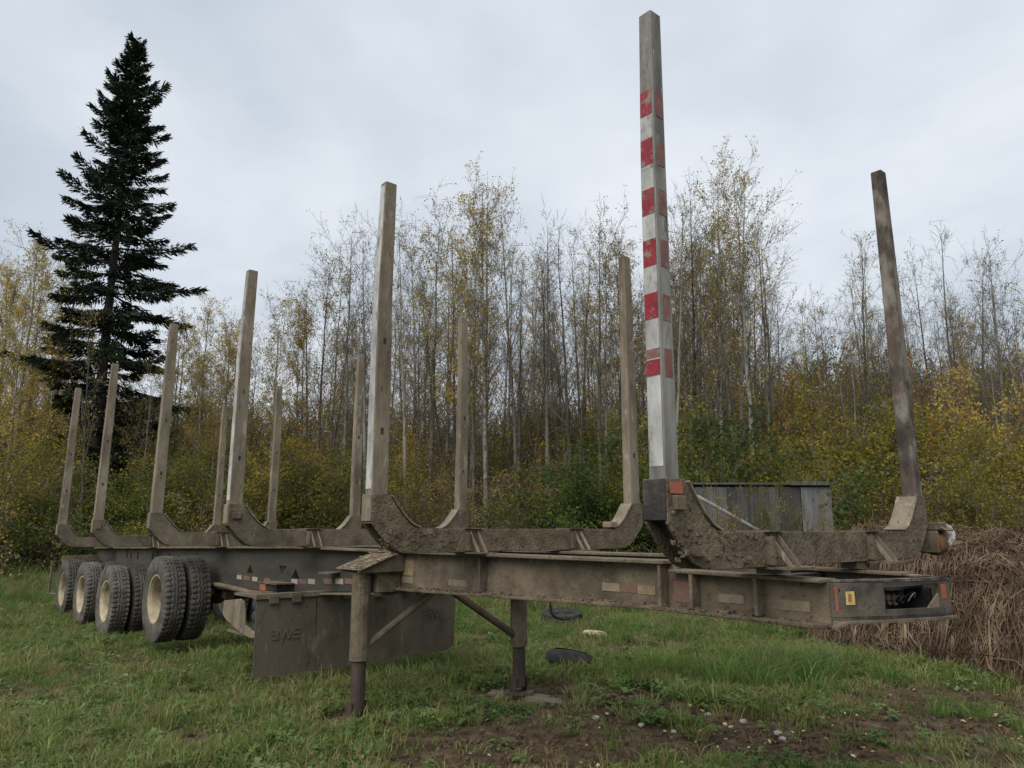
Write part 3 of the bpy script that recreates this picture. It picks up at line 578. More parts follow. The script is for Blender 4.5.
def stake(i, s, near):
    dz = drop(s); f = (lambda v: v) if near else mir
    zt = (4.405, 4.385, 4.42, 4.395, 4.375, 4.375)[i] if near else (4.41, 4.47, 4.43, 4.40, 4.36, 4.34)[i]
    lean = 0.06 if (i == 0 and not near) else 0.03
    w0, w1, d0, d1 = 0.145, 0.105, 0.105, 0.085
    if i == 0: w0, w1, d0, d1 = 0.112, 0.092, 0.105, 0.085
    ofs = 0.048 if (i == 0 and near) else 0.004
    z0 = 1.60 + dz
    # tapered square tube; small kink just under the top third
    rk = random.Random(600 + i*2 + near); kink = 0.0 if i == 0 else rk.uniform(-0.018, 0.018)
    secs = [(z0, w0, d0, 0.0), (3.45, w0*0.55+w1*0.45, d0*0.6+d1*0.4, lean*0.4 + kink), (zt, w1, d1, lean)]
    mb = MB(); rings = []
    for (z, w_, d_, ln) in secs:
        ta = TN + ofs + ln; tb = ta + w_; sa = s + 0.02; sb = sa + d_
        rings.append([mb._v(loc(sa, f(ta), z)), mb._v(loc(sa, f(tb), z)), mb._v(loc(sb, f(tb), z)), mb._v(loc(sb, f(ta), z))])
    for a, b in zip(rings[:-1], rings[1:]):
        for k in range(4): mb.bm.faces.new((a[k], a[(k+1) % 4], b[(k+1) % 4], b[k]))
    mb.bm.faces.new(rings[0]); mb.bm.faces.new(rings[-1])
    o = P('stake', mb, 'worn_paint' if (i == 0 and not near) else ('stake_grey' if i == 0 else 'stake'), bevel=0.006)
    def at(z):
        k = 0 if z < 3.45 else 1
        (za, wa, da, la), (zb_, wb, db, lb) = secs[k], secs[k+1]; u_ = (z - za) / (zb_ - za)
        return wa + (wb-wa)*u_, da + (db-da)*u_, la + (lb-la)*u_
    def patch(z0_, z1_, face, m_, name, th=0.0025, mrg=0.008, a0=0.0, a1=1.0):
        pts = []
        for z in (z0_, z1_):
            w_, d_, ln = at(z); ta = TN + ofs + ln; sa = s + 0.02
            if face == 'front':
                c0 = ta + mrg + (w_ - 2*mrg) * a0; c1 = ta + mrg + (w_ - 2*mrg) * a1
                q = [loc(sa - th, f(c0), z), loc(sa - th, f(c1), z), loc(sa - 0.0006, f(c1), z), loc(sa - 0.0006, f(c0), z)]
            else:
                q = [loc(sa + mrg, f(ta - th), z), loc(sa + mrg, f(ta - 0.0006), z), loc(sa + d_ - mrg, f(ta - 0.0006), z), loc(sa + d_ - mrg, f(ta - th), z)]
            pts += q
        mb = MB(); mb.hexa(pts); return P(name, mb, m_, o)
    if i == 0 and near:
        tag(o, 'stake with white outer face and red reflective bands')
        patch(1.86, 3.449, 'side', 'white_paint', 'white_panel', 0.002); patch(3.451, 3.91, 'side', 'white_paint', 'white_panel', 0.002)
        for (a, b) in ((3.767, 3.911), (3.474, 3.624), (3.19, 3.333), (2.903, 3.048), (2.617, 2.754), (2.318, 2.40), (2.41, 2.457)):
            patch(a, b, 'side', 'red' if b - a > 0.06 else 'red_dusty', 'red_band', 0.0045)
        for (a, b) in ((3.755, 3.90), (3.468, 3.607), (3.185, 3.33), (2.895, 3.045), (2.605, 2.745), (2.31, 2.457)):
            patch(a, b, 'front', 'red_dusty', 'red_band', 0.0025, 0.012, 0.18, 0.92)
    # pin holes as thin proud patches, the dark inside put into their colour
    for zh in ((2.62, ) if i == 0 else (2.28, 3.0)):
        patch(zh, zh + 0.05, 'front', 'black_steel', 'painted_pin_hole', 0.0015, 0.0, 0.42, 0.60)
    if i in (1, 2):
        patch(1.86 + dz, 3.449, 'side', 'white_paint' if near else 'worn_paint', 'white_panel', 0.002); patch(3.451, zt - 0.03, 'side', 'white_paint' if near else 'worn_paint', 'white_panel', 0.002)
    return o
bunks = []
for i, s in enumerate(BS):
    bunks.append(bunk(i, s)); stake(i, s, True); stake(i, s, False)
# front bunk: risers down to the lowered neck, red reflector, winch on the far end
mb = MB(); sbox(mb, 2.29, 2.40, 3.88, 4.06, 1.308, 1.3600); P('riser', mb, 'mud')
mb = MB(); sbox(mb, 2.29, 2.40, mir(4.06), mir(3.88), 1.308, 1.3600); P('riser', mb, 'mud')
mb = MB(); sbox(mb, 2.264, 2.2695, TN + 0.055, TN + 0.15, 1.725, 1.782); P('reflector', mb, 'orange', bunks[0])
mb = MB(); sbox(mb, 2.22, 2.2685, TN + 0.205, TN + 0.30, 1.425, 1.432); sbox(mb, 2.25, 2.2685, TN + 0.20, TN + 0.295, 1.433, 1.475); P('bracket', mb, 'mud', bunks[0])
mb = MB(); sbox(mb, 2.22, 2.36, mir(TN) + 0.013, mir(TN) + 0.20, 1.545, 1.61); sbox(mb, 2.22, 2.36, mir(TN) + 0.013, mir(TN) + 0.04, 1.38, 1.5445)
sbox(mb, 2.22, 2.36, mir(TN) + 0.18, mir(TN) + 0.20, 1.42, 1.5445); winch = P('winch', mb, 'mud', bevel=0.01)
mb = MB(); mb.lathe_y([(0.001, 0.045), (0.065, 0.045), (0.080, 0.07), (0.083, 0.11), (0.080, 0.15), (0.065, 0.175), (0.001, 0.175)], 24, loc(2.28, mir(TN), 1.445)); P('strap_drum', mb, 'strap', winch, True)
mb = MB(); mb.lathe_y([(0.06, 0.203), (0.098, 0.203), (0.098, 0.218), (0.06, 0.218)], 24, loc(2.27, mir(TN), 1.51), close=True); P('ratchet_wheel', mb, 'bright', winch)
mb = MB(); mb.tube([loc(2.27, mir(TN)+0.19, 1.48), loc(2.27, mir(TN)+0.25, 1.48)], 0.02, 10); mb.tube([loc(2.27, mir(TN)+0.24, 1.48), loc(2.2, mir(TN)+0.40, 1.485)], 0.008, 6); P('winch_handle', mb, 'black_steel', winch)
mb = MB(); mb.tube([loc(2.21, mir(TN)+0.05, 1.57), loc(2.17, mir(TN)+0.05, 1.55), loc(2.17, mir(TN)+0.16, 1.55), loc(2.21, mir(TN)+0.16, 1.57)], 0.010, 6); P('guard_loop', mb, 'stake', winch)

# --- landing gear
def leg(tq, s, zg, name_m, near):
    f = 1 if near else -1
    mb = MB(); mb.tube([loc(s, tq, 0.38), loc(s, tq, 1.165)], 0.088, 14); lg = P('landing_leg', mb, 'mud', TR, False, 0.004)
    mb = MB(); mb.tube([loc(s, tq, zg + 0.08), loc(s, tq, 0.379)], 0.066, 14); P('inner_tube', mb, 'dark_tube', lg)
    mb = MB(); mb.tube([loc(s - 0.07, tq, zg + 0.09), loc(s + 0.07, tq, zg + 0.09)], 0.02, 8)
    sbox(mb, s - 0.045, s + 0.045, tq - 0.085, tq - 0.07, zg + 0.02, zg + 0.16); sbox(mb, s - 0.045, s + 0.045, tq + 0.07, tq + 0.085, zg + 0.02, zg + 0.16); P('ankle', mb, 'dark_tube', lg)
    mb = MB(); c = loc(s, tq, 0)
    mb.prism([c + Vector((0.15*math.cos(k*math.pi/4+0.39), 0.17*math.sin(k*math.pi/4+0.39), zg + 0.004)) for k in range(8)], (0, 0, 0.022)); P('foot', mb, 'dark_tube', lg)
    return lg
LS, LTN, LTF, LSF = 6.35, 3.60, 5.27, 6.04
ZN = gz(*world(LS, LTN, 0).xy); ZF = gz(*world(LSF, LTF, 0).xy)
lgn = leg(LTN, LS, ZN, '', True); lgf = leg(LTF, LSF, ZF + 0.035, '', False)
for tq, lg, f in ((LTN, lgn, 1), (LTF, lgf, -1)):
    LQ = LS; LS = LS if f > 0 else LSF
    tb = 3.955 if f > 0 else mir(3.955)
    # boxed outrigger bracket with a sloping top plate
    mb = MB(); e = tq - f * 0.13
    for s_ in (LS - 0.15, LS + 0.20):
        mb.prism([loc(s_, e, 1.168), loc(s_, tb, 1.168 - 0.16 * 0), loc(s_, tb, 1.325), loc(s_, tb - f*0.1, 1.325), loc(s_, e, 1.185)], (0.012, 0, 0))
    P('outrigger', mb, 'mud', lg)
    mb = MB(); mb.hexa([loc(LS-0.2, e, 1.186), loc(LS+0.28, e, 1.186), loc(LS+0.28, tb - f*0.10, 1.327), loc(LS-0.2, tb - f*0.10, 1.327),
                        loc(LS-0.2, e, 1.196), loc(LS+0.28, e, 1.196), loc(LS+0.28, tb - f*0.10, 1.334), loc(LS-0.2, tb - f*0.10, 1.334)]); P('top_plate', mb, 'mud_thick', lg, bevel=0.003)
    mb = MB(); sbox(mb, LS-0.15, LS+0.2, min(tq - f*0.05, tb), max(tq - f*0.05, tb), 1.158, 1.166); P('bottom_plate', mb, 'mud', lg)
    mb = MB(); sbox(mb, LS-0.12, LS+0.1, min(tb - f*0.005, tb - f*0.25), max(tb - f*0.005, tb - f*0.25), 0.98, 1.157); P('gusset_block', mb, 'mud', lg, bevel=0.004)
    if f > 0:   # dead leaves and chips on the sloping plate
        mb = MB(); r_ = random.Random(5)
        for k in range(90):
            s_ = LS - 0.19 + 0.46*r_.random(); u_ = r_.random(); c = loc(s_, e + (tb - 0.1 - e)*u_, 1.198 + 0.141*u_ + 0.004 + 0.004*r_.random())
            an = r_.random()*6.3; w_ = 0.01 + 0.016*r_.random(); dx_, dy_ = Vector((math.cos(an), math.sin(an), 0.15*r_.uniform(-1, 1)))*w_, Vector((-math.sin(an), math.cos(an), 0.15))*w_*0.6
            mb.bm.faces.new([mb._v(q) for q in (c - dx_, c - dy_, c + dx_, c + dy_)])
        tag(P('leaf_litter', mb, 'leaf_litter', lg), kind='stuff')
    LS = LQ
# diagonal braces
mb = MB(); mb.tube([loc(LS, LTN + 0.07, 0.50), loc(LS - 0.1, 4.42, 1.0)], 0.032, 10); P('diagonal_brace', mb, 'mud')
mb = MB(); mb.tube([loc(LSF, LTF - 0.07, 0.50), loc(LS - 0.1, 4.48, 1.0)], 0.036, 10); P('diagonal_brace', mb, 'dark_tube')
mb = MB(); mb.tube([loc(LS + 0.05, LTN + 0.02, 0.60), loc(LS + 0.55, 3.93, 0.95)], 0.028, 8); P('diagonal_brace', mb, 'mud')
mb = MB(); sbox(mb, LS-0.16, LS-0.04, 3.99, mir(3.99), 0.985, 1.06); P('cross_member', mb, 'dark_tube')

# --- mud flaps with embossed winged-letter logo
FS = 7.75
FL = [(3.18, 3.845), (3.86, 4.945), (4.96, 5.72)]
flaps = []
for k, (a, b) in enumerate(FL):
    nseg = 10; mb = MB(); ro = random.Random(k); front = []; back = []
    for j in range(nseg + 1):
        for q in range(7):
            u_ = j / nseg; v_ = q / 6; bow = 0.02*math.sin(u_*3.1 + k) * v_ + (0.012 if k == 1 else 0) + 0.03 * v_ * (1 if k == 0 else -0.4)
            tq = a + (b - a)*u_; zq = 0.845 - (0.845 - 0.085 - 0.02*(k == 2)) * v_
            if k == 2 and u_ > 0.85 and v_ == 1: zq += 0.05 * (u_ - 0.85) / 0.15
            front.append(mb._v(loc(FS - bow, tq, zq))); back.append(mb._v(loc(FS + 0.014 - bow, tq, zq)))
    ix = lambda j, q: j*7 + q
    for j in range(nseg):
        for q in range(6):
            mb.bm.faces.new((front[ix(j,q)], front[ix(j,q+1)], front[ix(j+1,q+1)], front[ix(j+1,q)])); mb.bm.faces.new((back[ix(j,q)], back[ix(j+1,q)], back[ix(j+1,q+1)], back[ix(j,q+1)]))
    for j in range(nseg):
        for q in (0, 6): mb.bm.faces.new((front[ix(j,q)], front[ix(j+1,q)], back[ix(j+1,q)], back[ix(j,q)]))
    for q in range(6):
        for j in (0, nseg): mb.bm.faces.new((front[ix(j,q)], front[ix(j,q+1)], back[ix(j,q+1)], back[ix(j,q)]))
    flaps.append(P('mud_flap', mb, 'flap', smooth=False))
def emboss(flap, tc_, zc_, s_):
    mb = MB()
    def bar(t0, z0, t1, z1, h=0.013):
        d = Vector((t1 - t0, z1 - z0)); n_ = Vector((-d.y, d.x)).normalized() * h/2
        q = [(t0 + n_.x, z0 + n_.y), (t0 - n_.x, z0 - n_.y), (t1 - n_.x, z1 - n_.y), (t1 + n_.x, z1 + n_.y)]
        mb.prism([loc(s_, tc_ + x, zc_ + z) for x, z in q], (0.004, 0, 0))
    for k in range(3):
        z = 0.045 - 0.045*k
        bar(-0.17 + 0.01*k, z, -0.085 + 0.005*k, z); bar(0.085 - 0.005*k, z, 0.17 - 0.01*k, z)
    bar(0.0905, 0.052, 0.0795, -0.052); bar(-0.0905, 0.052, -0.0795, -0.052)
    for (x0, x1, up) in ((-0.07, -0.035, 1), (-0.035, 0.0, 0), (0.0, 0.035, 1), (0.035, 0.07, 0)):
        bar(x0, 0.055 if up else -0.055, x1, -0.055 if up else 0.04, 0.016)
    bar(-0.035, -0.05, -0.035, -0.11, 0.012)
    P('logo', mb, 'flap_logo', flap)
emboss(flaps[0], 3.50, 0.49, FS - 0.034); emboss(flaps[2], 5.40, 0.56, FS - 0.012)
mb = MB(); sbox(mb, FS - 0.03, FS + 0.05, 3.16, 5.74, 0.846, 0.90); rail_f = P('flap_rail', mb, 'mud', bevel=0.004)
for tq in (3.35, 3.6, 4.2, 4.6, 5.2, 5.5):
    mb = MB(); sbox(mb, FS - 0.045, FS - 0.0305, tq - 0.05, tq + 0.05, 0.80, 0.875); P('clamp_plate', mb, 'flap', rail_f)
for tq in (4.06, mir(4.06)):
    mb = MB(); sbox(mb, FS + 0.0, FS + 0.05, tq - 0.02, tq + 0.02, 0.9005, 1.30); P('hanger_post', mb, 'dark_tube', rail_f)

# --- wheels, axles, suspension
def tyre_mesh(Rr=0.54, W=0.272, name='tyre'):
    mb = MB(); nseg = 144; hw = W/2
    prof = [(0.292, -hw*0.72), (0.305, -hw*0.80), (0.34, -hw*0.93), (0.40, -hw*1.0), (0.455, -hw*0.985), (0.495, -hw*0.93), (Rr-0.022, -hw*0.88), (Rr-0.006, -hw*0.84)]
    g = 0.020
    ribs = [-0.84, -0.54, -0.43, -0.20, -0.10, 0.10, 0.20, 0.43, 0.54, 0.84]
    tread = []
    for q in range(0, 10, 2):
        tread += [('T', ribs[q]), ('T', ribs[q+1])]
        if q < 8: tread += [('G', ribs[q+1]), ('G', ribs[q+2])]
    rings = []
    def ring(fn): rings.append([mb._v(fn(k)) for k in range(nseg)])
    def pt(r_, y_, k): a = 2*math.pi*k/nseg; return (r_*math.cos(a), y_, r_*math.sin(a))
    for j, (r_, y_) in enumerate(prof):
        if j >= 5: ring(lambda k, r_=r_, y_=y_, j=j: pt(r_ - (0.018 if (k % 3 == 0) else 0), y_, k))
        else: ring(lambda k, r_=r_, y_=y_: pt(r_, y_, k))
    for ty, yy in tread:
        zig = 0.0 if abs(yy) > 0.8 else 0.006
        crown = Rr - 0.006*yy*yy
        if ty == 'T': ring(lambda k, yy=yy: pt(crown - (0.016 if (k % 3 == 0 and abs(yy) > 0.40) else 0), yy*hw + zig*(1 if (k//2) % 2 else -1), k))
        else: ring(lambda k, yy=yy: pt(crown - g, yy*hw + zig*(1 if (k//2) % 2 else -1), k))
    for j, (r_, y_) in reversed(list(enumerate(prof))):
        if j >= 5: ring(lambda k, r_=r_, y_=y_: pt(r_ - (0.018 if (k % 3 == 0) else 0), -y_, k))
        else: ring(lambda k, r_=r_, y_=y_: pt(r_, -y_, k))
    ring(lambda k: pt(0.285, hw*0.5, k)); ring(lambda k: pt(0.285, -hw*0.5, k))
    m_ = len(rings)
    for j in range(m_):
        A, B = rings[j], rings[(j+1) % m_]
        for k in range(nseg): mb.bm.faces.new((A[k], A[(k+1) % nseg], B[(k+1) % nseg], B[k]))
    return mb.mesh(name)
TYRE = tyre_mesh(); TYRE.materials.append(M['rubber'])
mb = MB(); mb.lathe_y([(0.284, -0.106), (0.312, -0.112), (0.314, -0.104), (0.290, -0.095), (0.272, -0.085), (0.262, -0.06), (0.256, 0.03), (0.245, 0.055), (0.19, 0.06), (0.165, 0.045), (0.145, 0.045), (0.145, 0.058), (0.245, 0.075), (0.27, 0.10), (0.284, 0.106)], 48, close=True)
RIM = mb.mesh('rim', True); RIM.materials.append(M['rim'])
mb = MB(); mb.lathe_y([(0.001, -0.02), (0.06, -0.02), (0.075, 0.0), (0.13, 0.02), (0.142, 0.044), (0.142, 0.12), (0.001, 0.12)], 24)
for k in range(10):
    a = k*math.pi/5; mb.tube([(0.158*math.cos(a), 0.02, 0.158*math.sin(a)), (0.158*math.cos(a), 0.0449, 0.158*math.sin(a))], 0.013, 6)
HUB = mb.mesh('wheel'); HUB.materials.append(M['hub'])
AX = [(11.35, 0.61), (14.1, 0.395), (15.9, 0.39), (17.6, 0.385)]
rr = random.Random(3)
for s, z in AX:
    for (tq, flip) in ((3.32, 0), (3.652, 1), (mir(3.652), 0), (mir(3.32), 1)):
        wob = 0.0
        wh = link('wheel', HUB, None, TR); wh.location = loc(s, tq, z)
        wh.rotation_euler = (0, rr.random()*6.28, math.pi if flip else 0); wh.scale = (1.075, 1.05, 1.075)
        link('tyre', TYRE, None, wh); link('rim', RIM, None, wh)
    mb = MB(); mb.tube([loc(s, 3.48, z), loc(s, mir(3.48), z)], 0.065, 12); ax = P('axle', mb, 'dark_tube')
    for tq in (4.02, mir(4.02)):
        mb = MB(); mb.prism([loc(s - 0.55, tq - 0.04, z + 0.16), loc(s + 0.1, tq - 0.04, z + 0.13), loc(s + 0.1, tq - 0.04, z - 0.1), loc(s - 0.15, tq - 0.04, z - 0.1), loc(s - 0.55, tq - 0.04, z + 0.04)], (0, 0.08, 0)); P('trailing_arm', mb, 'dark_tube', ax)
        mb = MB(); sbox(mb, s - 0.62, s - 0.48, tq - 0.06, tq + 0.06, z + 0.0, 0.82 if s < 12 else 0.93); P('hanger', mb, 'dark_tube', ax)
# front suspension hanger with air spring, near side and mirrored
for f in ((lambda v: v), mir):
    mb = MB()
    prof = [(9.62, 0.69), (9.10, 0.745), (8.98, 0.72), (8.93, 0.60), (8.90, 0.46), (8.55, 0.40), (8.50, 0.36), (8.72, 0.335), (9.05, 0.37), (9.50, 0.47), (9.62, 0.52)]
    ta, tb = sorted((f(3.53), f(3.55))); mb.prism([loc(s, ta, z) for s, z in prof], (0, tb - ta, 0)); hg = P('spring_hanger', mb, 'stake', bevel=0.003)
    ta, tb = sorted((f(3.552), f(3.85))); mb = MB(); sbox(mb, 8.45, 9.55, ta, tb, 0.335, 0.36); P('spring_seat', mb, 'mud', hg)
    mb = MB(); sbox(mb, 8.5, 9.35, ta, f(3.95) if f(3.95) > ta else tb, 0.775, 0.80); P('upper_seat', mb, 'mud', hg)
    mb = MB(); c = loc(8.72, f(3.68), 0); prof2 = [(0.0, 0.36)]
    rings = []
    for k in range(25):
        u_ = k/24; r_ = 0.118 + 0.024*abs(math.sin(u_*math.pi*3)); rings.append((r_, 0.362 + 0.41*u_))
    nseg = 20; rv = [[mb._v(c + Vector((r_*math.cos(2*math.pi*q/nseg), r_*math.sin(2*math.pi*q/nseg), z))) for q in range(nseg)] for r_, z in rings]
    for A, B in zip(rv[:-1], rv[1:]):
        for q in range(nseg): mb.bm.faces.new((A[q], A[(q+1) % nseg], B[(q+1) % nseg], B[q]))
    P('air_spring', mb, 'rubber_old', hg, True)
# equaliser tube along the near rail ahead of the raised axle
for f in ((lambda v: v), mir):
    mb = MB(); mb.tube([loc(11.9, f(3.86), 0.80), loc(10.6, f(3.86), 0.80), loc(9.2, f(3.86), 0.755)], 0.035, 8); P('air_pipe', mb, 'mud', smooth=True)
# tail light bracket at the far left end
mb = MB(); mb.tube([loc(18.45, 3.4, 0.90), loc(18.6, 3.15, 0.90), loc(18.6, 3.15, 0.25), loc(18.5, 3.3, 0.22)], 0.025, 8); P('rear_guard_bar', mb, 'mud')
mb = MB(); sbox(mb, 18.42, 18.5, 3.3, mir(3.3), 0.88, 1.02); P('rear_bumper', mb, 'mud')
# hook of cable hanging below the neck
mb = MB(); mb.tube([loc(4.72, 4.47, 1.09), loc(4.72, 4.47, 0.93), loc(4.715, 4.475, 0.87), loc(4.70, 4.50, 0.835), loc(4.66, 4.54, 0.82), loc(4.62, 4.60, 0.82)], [0.010, 0.010, 0.012, 0.014, 0.012, 0.010], 8); P('hanging_cable', mb, 'black_steel', smooth=True)

# ------------------------------------------------------------------ things on the ground
def ground_at(px, py):
    d = Vector(((px - 512)/745, 1.0, -(py - 384)/745)); c, s_ = math.cos(PITCH), math.sin(PITCH)
    d = Vector((d.x, d.y*c - d.z*s_, d.y*s_ + d.z*c)); k = -CAM_H/d.z; q = d*k
    for _ in range(4):
        k = (gz(q.x, q.y) - CAM_H)/d.z; q = d*k
    return Vector((q.x, q.y, gz(q.x, q.y)))
# flat old tyre
c = ground_at(563, 627)
tr = empty('old_tyre', (c.x, c.y + 0.25, c.z + 0.01), 0.3); tag(tr, 'whole old black tyre lying flat in grass beyond the trailer', 'tyre', 'discarded tyres in the grass')
OT = tyre_mesh(0.54, 0.272, 'tread'); 
for v in OT.vertices:
    y, z = v.co.y, v.co.z; v.co = (v.co.x*0.68, -z*0.68, y*0.95 + 0.11)
    rad = math.hypot(v.co.x, v.co.y)
    if rad < 0.25: v.co.z = 0.11 + (v.co.z - 0.11) * 0.8
OT.materials.append(M['rubber_old']); o = link('tread', OT, None, tr); o.rotation_euler = (R(6), R(-3), 0)
mb = MB(); r_ = random.Random(9)
for k in range(60):
    a = r_.random()*6.3; q = r_.random()*0.26; mb.tube([(q*math.cos(a), q*math.sin(a), 0.02), (q*math.cos(a) + r_.uniform(-.06, .06), q*math.sin(a) + r_.uniform(-.06, .06), 0.10 + 0.14*r_.random())], [0.004, 0.002], 3, False)
tag(link('dead_weeds', mb.mesh('dead_weeds'), M['thatch'], tr), kind='stuff')
# torn tyre: partial carcass folded open
c = ground_at(571, 671)
tt_ = empty('torn_tyre', (c.x, c.y + 0.12, c.z), 0.0); tag(tt_, 'torn half of a black tyre lying in grass near the far landing leg', 'tyre', 'discarded tyres in the grass')
mb = MB(); n1_, n2_ = 26, 11; rows = []
for j in range(n1_):
    a = R(-165 + 300 * j/(n1_-1)); row = []; sq = 0.55 + 0.45*abs(math.sin((a + 2.6)*0.5))
    for q in range(n2_):
        b = -1 + 2*q/(n2_-1)
        rad = 0.235 + 0.035*math.cos(b*1.5) - 0.10*max(0, abs(b) - 0.72)
        zz = (0.135 + 0.125*b)*(1 if j > 5 else 0.75 + 0.05*j) + 0.03*math.sin(a*1.3) * (1 if b > 0 else 0.2)
        row.append(Vector((rad*math.cos(a)*1.15*(1 + 0.25*(j < 6)*(6-j)/6), rad*math.sin(a)*0.8*sq, max(zz, 0.0) + (0.008 if q % 2 else 0))))
    rows.append(row)
for th in (0.0, 0.022):
    vv = [[mb._v(Vector((p_.x*(1 - th*3.2), p_.y*(1 - th*3.2), p_.z))) for p_ in row] for row in rows]
    for j in range(n1_-1):
        for q in range(n2_-1): mb.bm.faces.new((vv[j][q], vv[j+1][q], vv[j+1][q+1], vv[j][q+1]))
    if th == 0: first = vv
for q in range(n2_-1):
    for j in (0, n1_-1): mb.bm.faces.new((first[j][q], first[j][q+1], vv[j][q+1], vv[j][q]))
for j in range(n1_-1):
    for q in (0, n2_-1): mb.bm.faces.new((first[j][q], first[j+1][q], vv[j+1][q], vv[j][q]))
o = link('carcass', mb.mesh('carcass'), M['rubber_old'], tt_); o.rotation_euler = (R(-10), R(14), R(25)); o.scale = (1.0, 1.0, 0.85)
# boards under the far landing foot
ff = world(LSF, LTF, 0); zf = gz(ff.x, ff.y)
for k, (dx_, dy_, rz, lab, L_) in enumerate(((0.0, -0.02, -0.25, 'muddy plank wedged under the foot of the far landing leg', 0.62), (0.24, -0.20, 0.05, 'shorter plank lying beside the far landing foot', 0.36))):
    mb = MB(); mb.box(-L_/2, L_/2, -0.085, 0.085, 0, 0.03)
    o = mb.build('board', M['board'], None, False, 0.005); o.location = (ff.x + dx_, ff.y + dy_, gz(ff.x+dx_, ff.y+dy_) + (0.004 if k == 0 else 0.012)); o.rotation_euler = (R(3*k), R(2), rz)
    tag(o, lab, 'board', 'planks under the landing foot')
# pale piece of wood on the grass
c = ground_at(594, 638); mb = MB(); r_ = random.Random(2)
mb.tube([(-0.20, 0, 0.05), (-0.12, 0.01, 0.06), (0.02, -0.01, 0.055), (0.15, 0.01, 0.05), (0.21, 0.0, 0.04)], [0.03, 0.06, 0.065, 0.055, 0.02], 9)
for v in mb.bm.verts: v.co += Vector((r_.uniform(-1, 1), r_.uniform(-1, 1), r_.uniform(-1, 1)))*0.012
o = mb.build('wood_chunk', mat('split_pale_wood', [(0.3, (0.34, 0.27, 0.16)), (0.7, (0.55, 0.47, 0.32))], 12, 5, 0.9, 0.4), None); o.location = c; tag(o, 'pale split chunk of wood on grass behind the torn tyre', 'wood')
# stones
def stone_mesh(seed, k=1.0):
    bm = bmesh.new(); bmesh.ops.create_icosphere(bm, subdivisions=2, radius=1); r_ = random.Random(seed)
    ax = [Vector((r_.gauss(0,1), r_.gauss(0,1), r_.gauss(0,1))).normalized() for _ in range(9)]; of = [r_.uniform(0.62, 0.95) for _ in ax]
    for v in bm.verts:
        for a, o_ in zip(ax, of):
            d = v.co.dot(a)
            if d > o_: v.co -= a*(d - o_)
        v.co.z *= 0.6
    me = bpy.data.meshes.new('stone'); bm.to_mesh(me); bm.free(); return me
SM = [stone_mesh(k) for k in range(4)]
for s_ in SM: s_.materials.append(M['stone'])
for k, (px, py, r_, lab) in enumerate(((708, 716, 0.035, 'small pale stone at the upper end of the dark soil patch'), (743, 723, 0.045, 'pale stone in the middle of the dark soil patch'), (731, 727, 0.030, 'small pale stone just left of the middle stone in the soil patch'),
        (778, 735, 0.045, 'larger pale stone towards the right end of the soil patch'), (783, 741, 0.035, 'pale stone lying just in front of the larger stone in the soil'), (596, 718, 0.035, 'pale stone on bare ground before the far landing foot'),
        (642, 727, 0.04, 'pale flat stone in grass between mud and soil patches'), (674, 733, 0.03, 'small pale stone in grass left of the dark soil patch'), (550, 718, 0.03, 'pale pebble at the upper edge of the mud patch'))):
    c = ground_at(px, py); o = link('stone', SM[k % 4], None); o.location = (c.x, c.y, c.z + r_*0.3); o.scale = (r_, r_*0.85, r_); o.rotation_euler = (0, 0, k*1.3)
    tag(o, lab, 'stone', 'pale stones on the bare soil')

# ------------------------------------------------------------------ mound of soil and dead straw on the right
def mound_h(x, y):
    x = np.asarray(x, float); y = np.asarray(y, float)
    wx = x + 0.4*vnoise(x*1.2, y*1.2, 21); wy = y + 0.5*vnoise(x*1.1, y*1.1, 22)
    h = 1.50 * sstep(5.1, 6.4, wx + 0.25*(wy - 9)) * sstep(7.0, 9.6, wy) * sstep(17.5, 12.5, wy) * sstep(16, 9.5, wx)
    h = h*(0.93 + 0.55*vnoise(x*0.55 + 3.3, y*0.5, 27))
    return h + 0.34*vnoise(x*1.4, y*1.4, 23) * np.clip(h*2, 0, 1) + 0.20*vnoise(x*4, y*4, 24) * np.clip(h*3, 0, 1) + 0.04*vnoise(x*11, y*11, 25) - 0.05
mxs = np.arange(3.0, 16.5, 0.09); mys = np.arange(6.4, 18, 0.09); MX, MY = np.meshgrid(mxs, mys); MZ = ground_z(MX, MY) + mound_h(MX, MY) - 0.02
ii = np.arange(MX.size).reshape(MX.shape); F = np.stack([ii[:-1, :-1], ii[:-1, 1:], ii[1:, 1:], ii[1:, :-1]], -1).reshape(-1, 4)
me = np_mesh('soil_mound', np.stack([MX, MY, MZ], -1).reshape(-1, 3), F); me.polygons.foreach_set('use_smooth', [True]*len(me.polygons))
tag(link('soil_mound', me, M['soil']), 'heap of dark soil beside the trailer nose', kind='structure')
rs = np.random.RandomState(11)
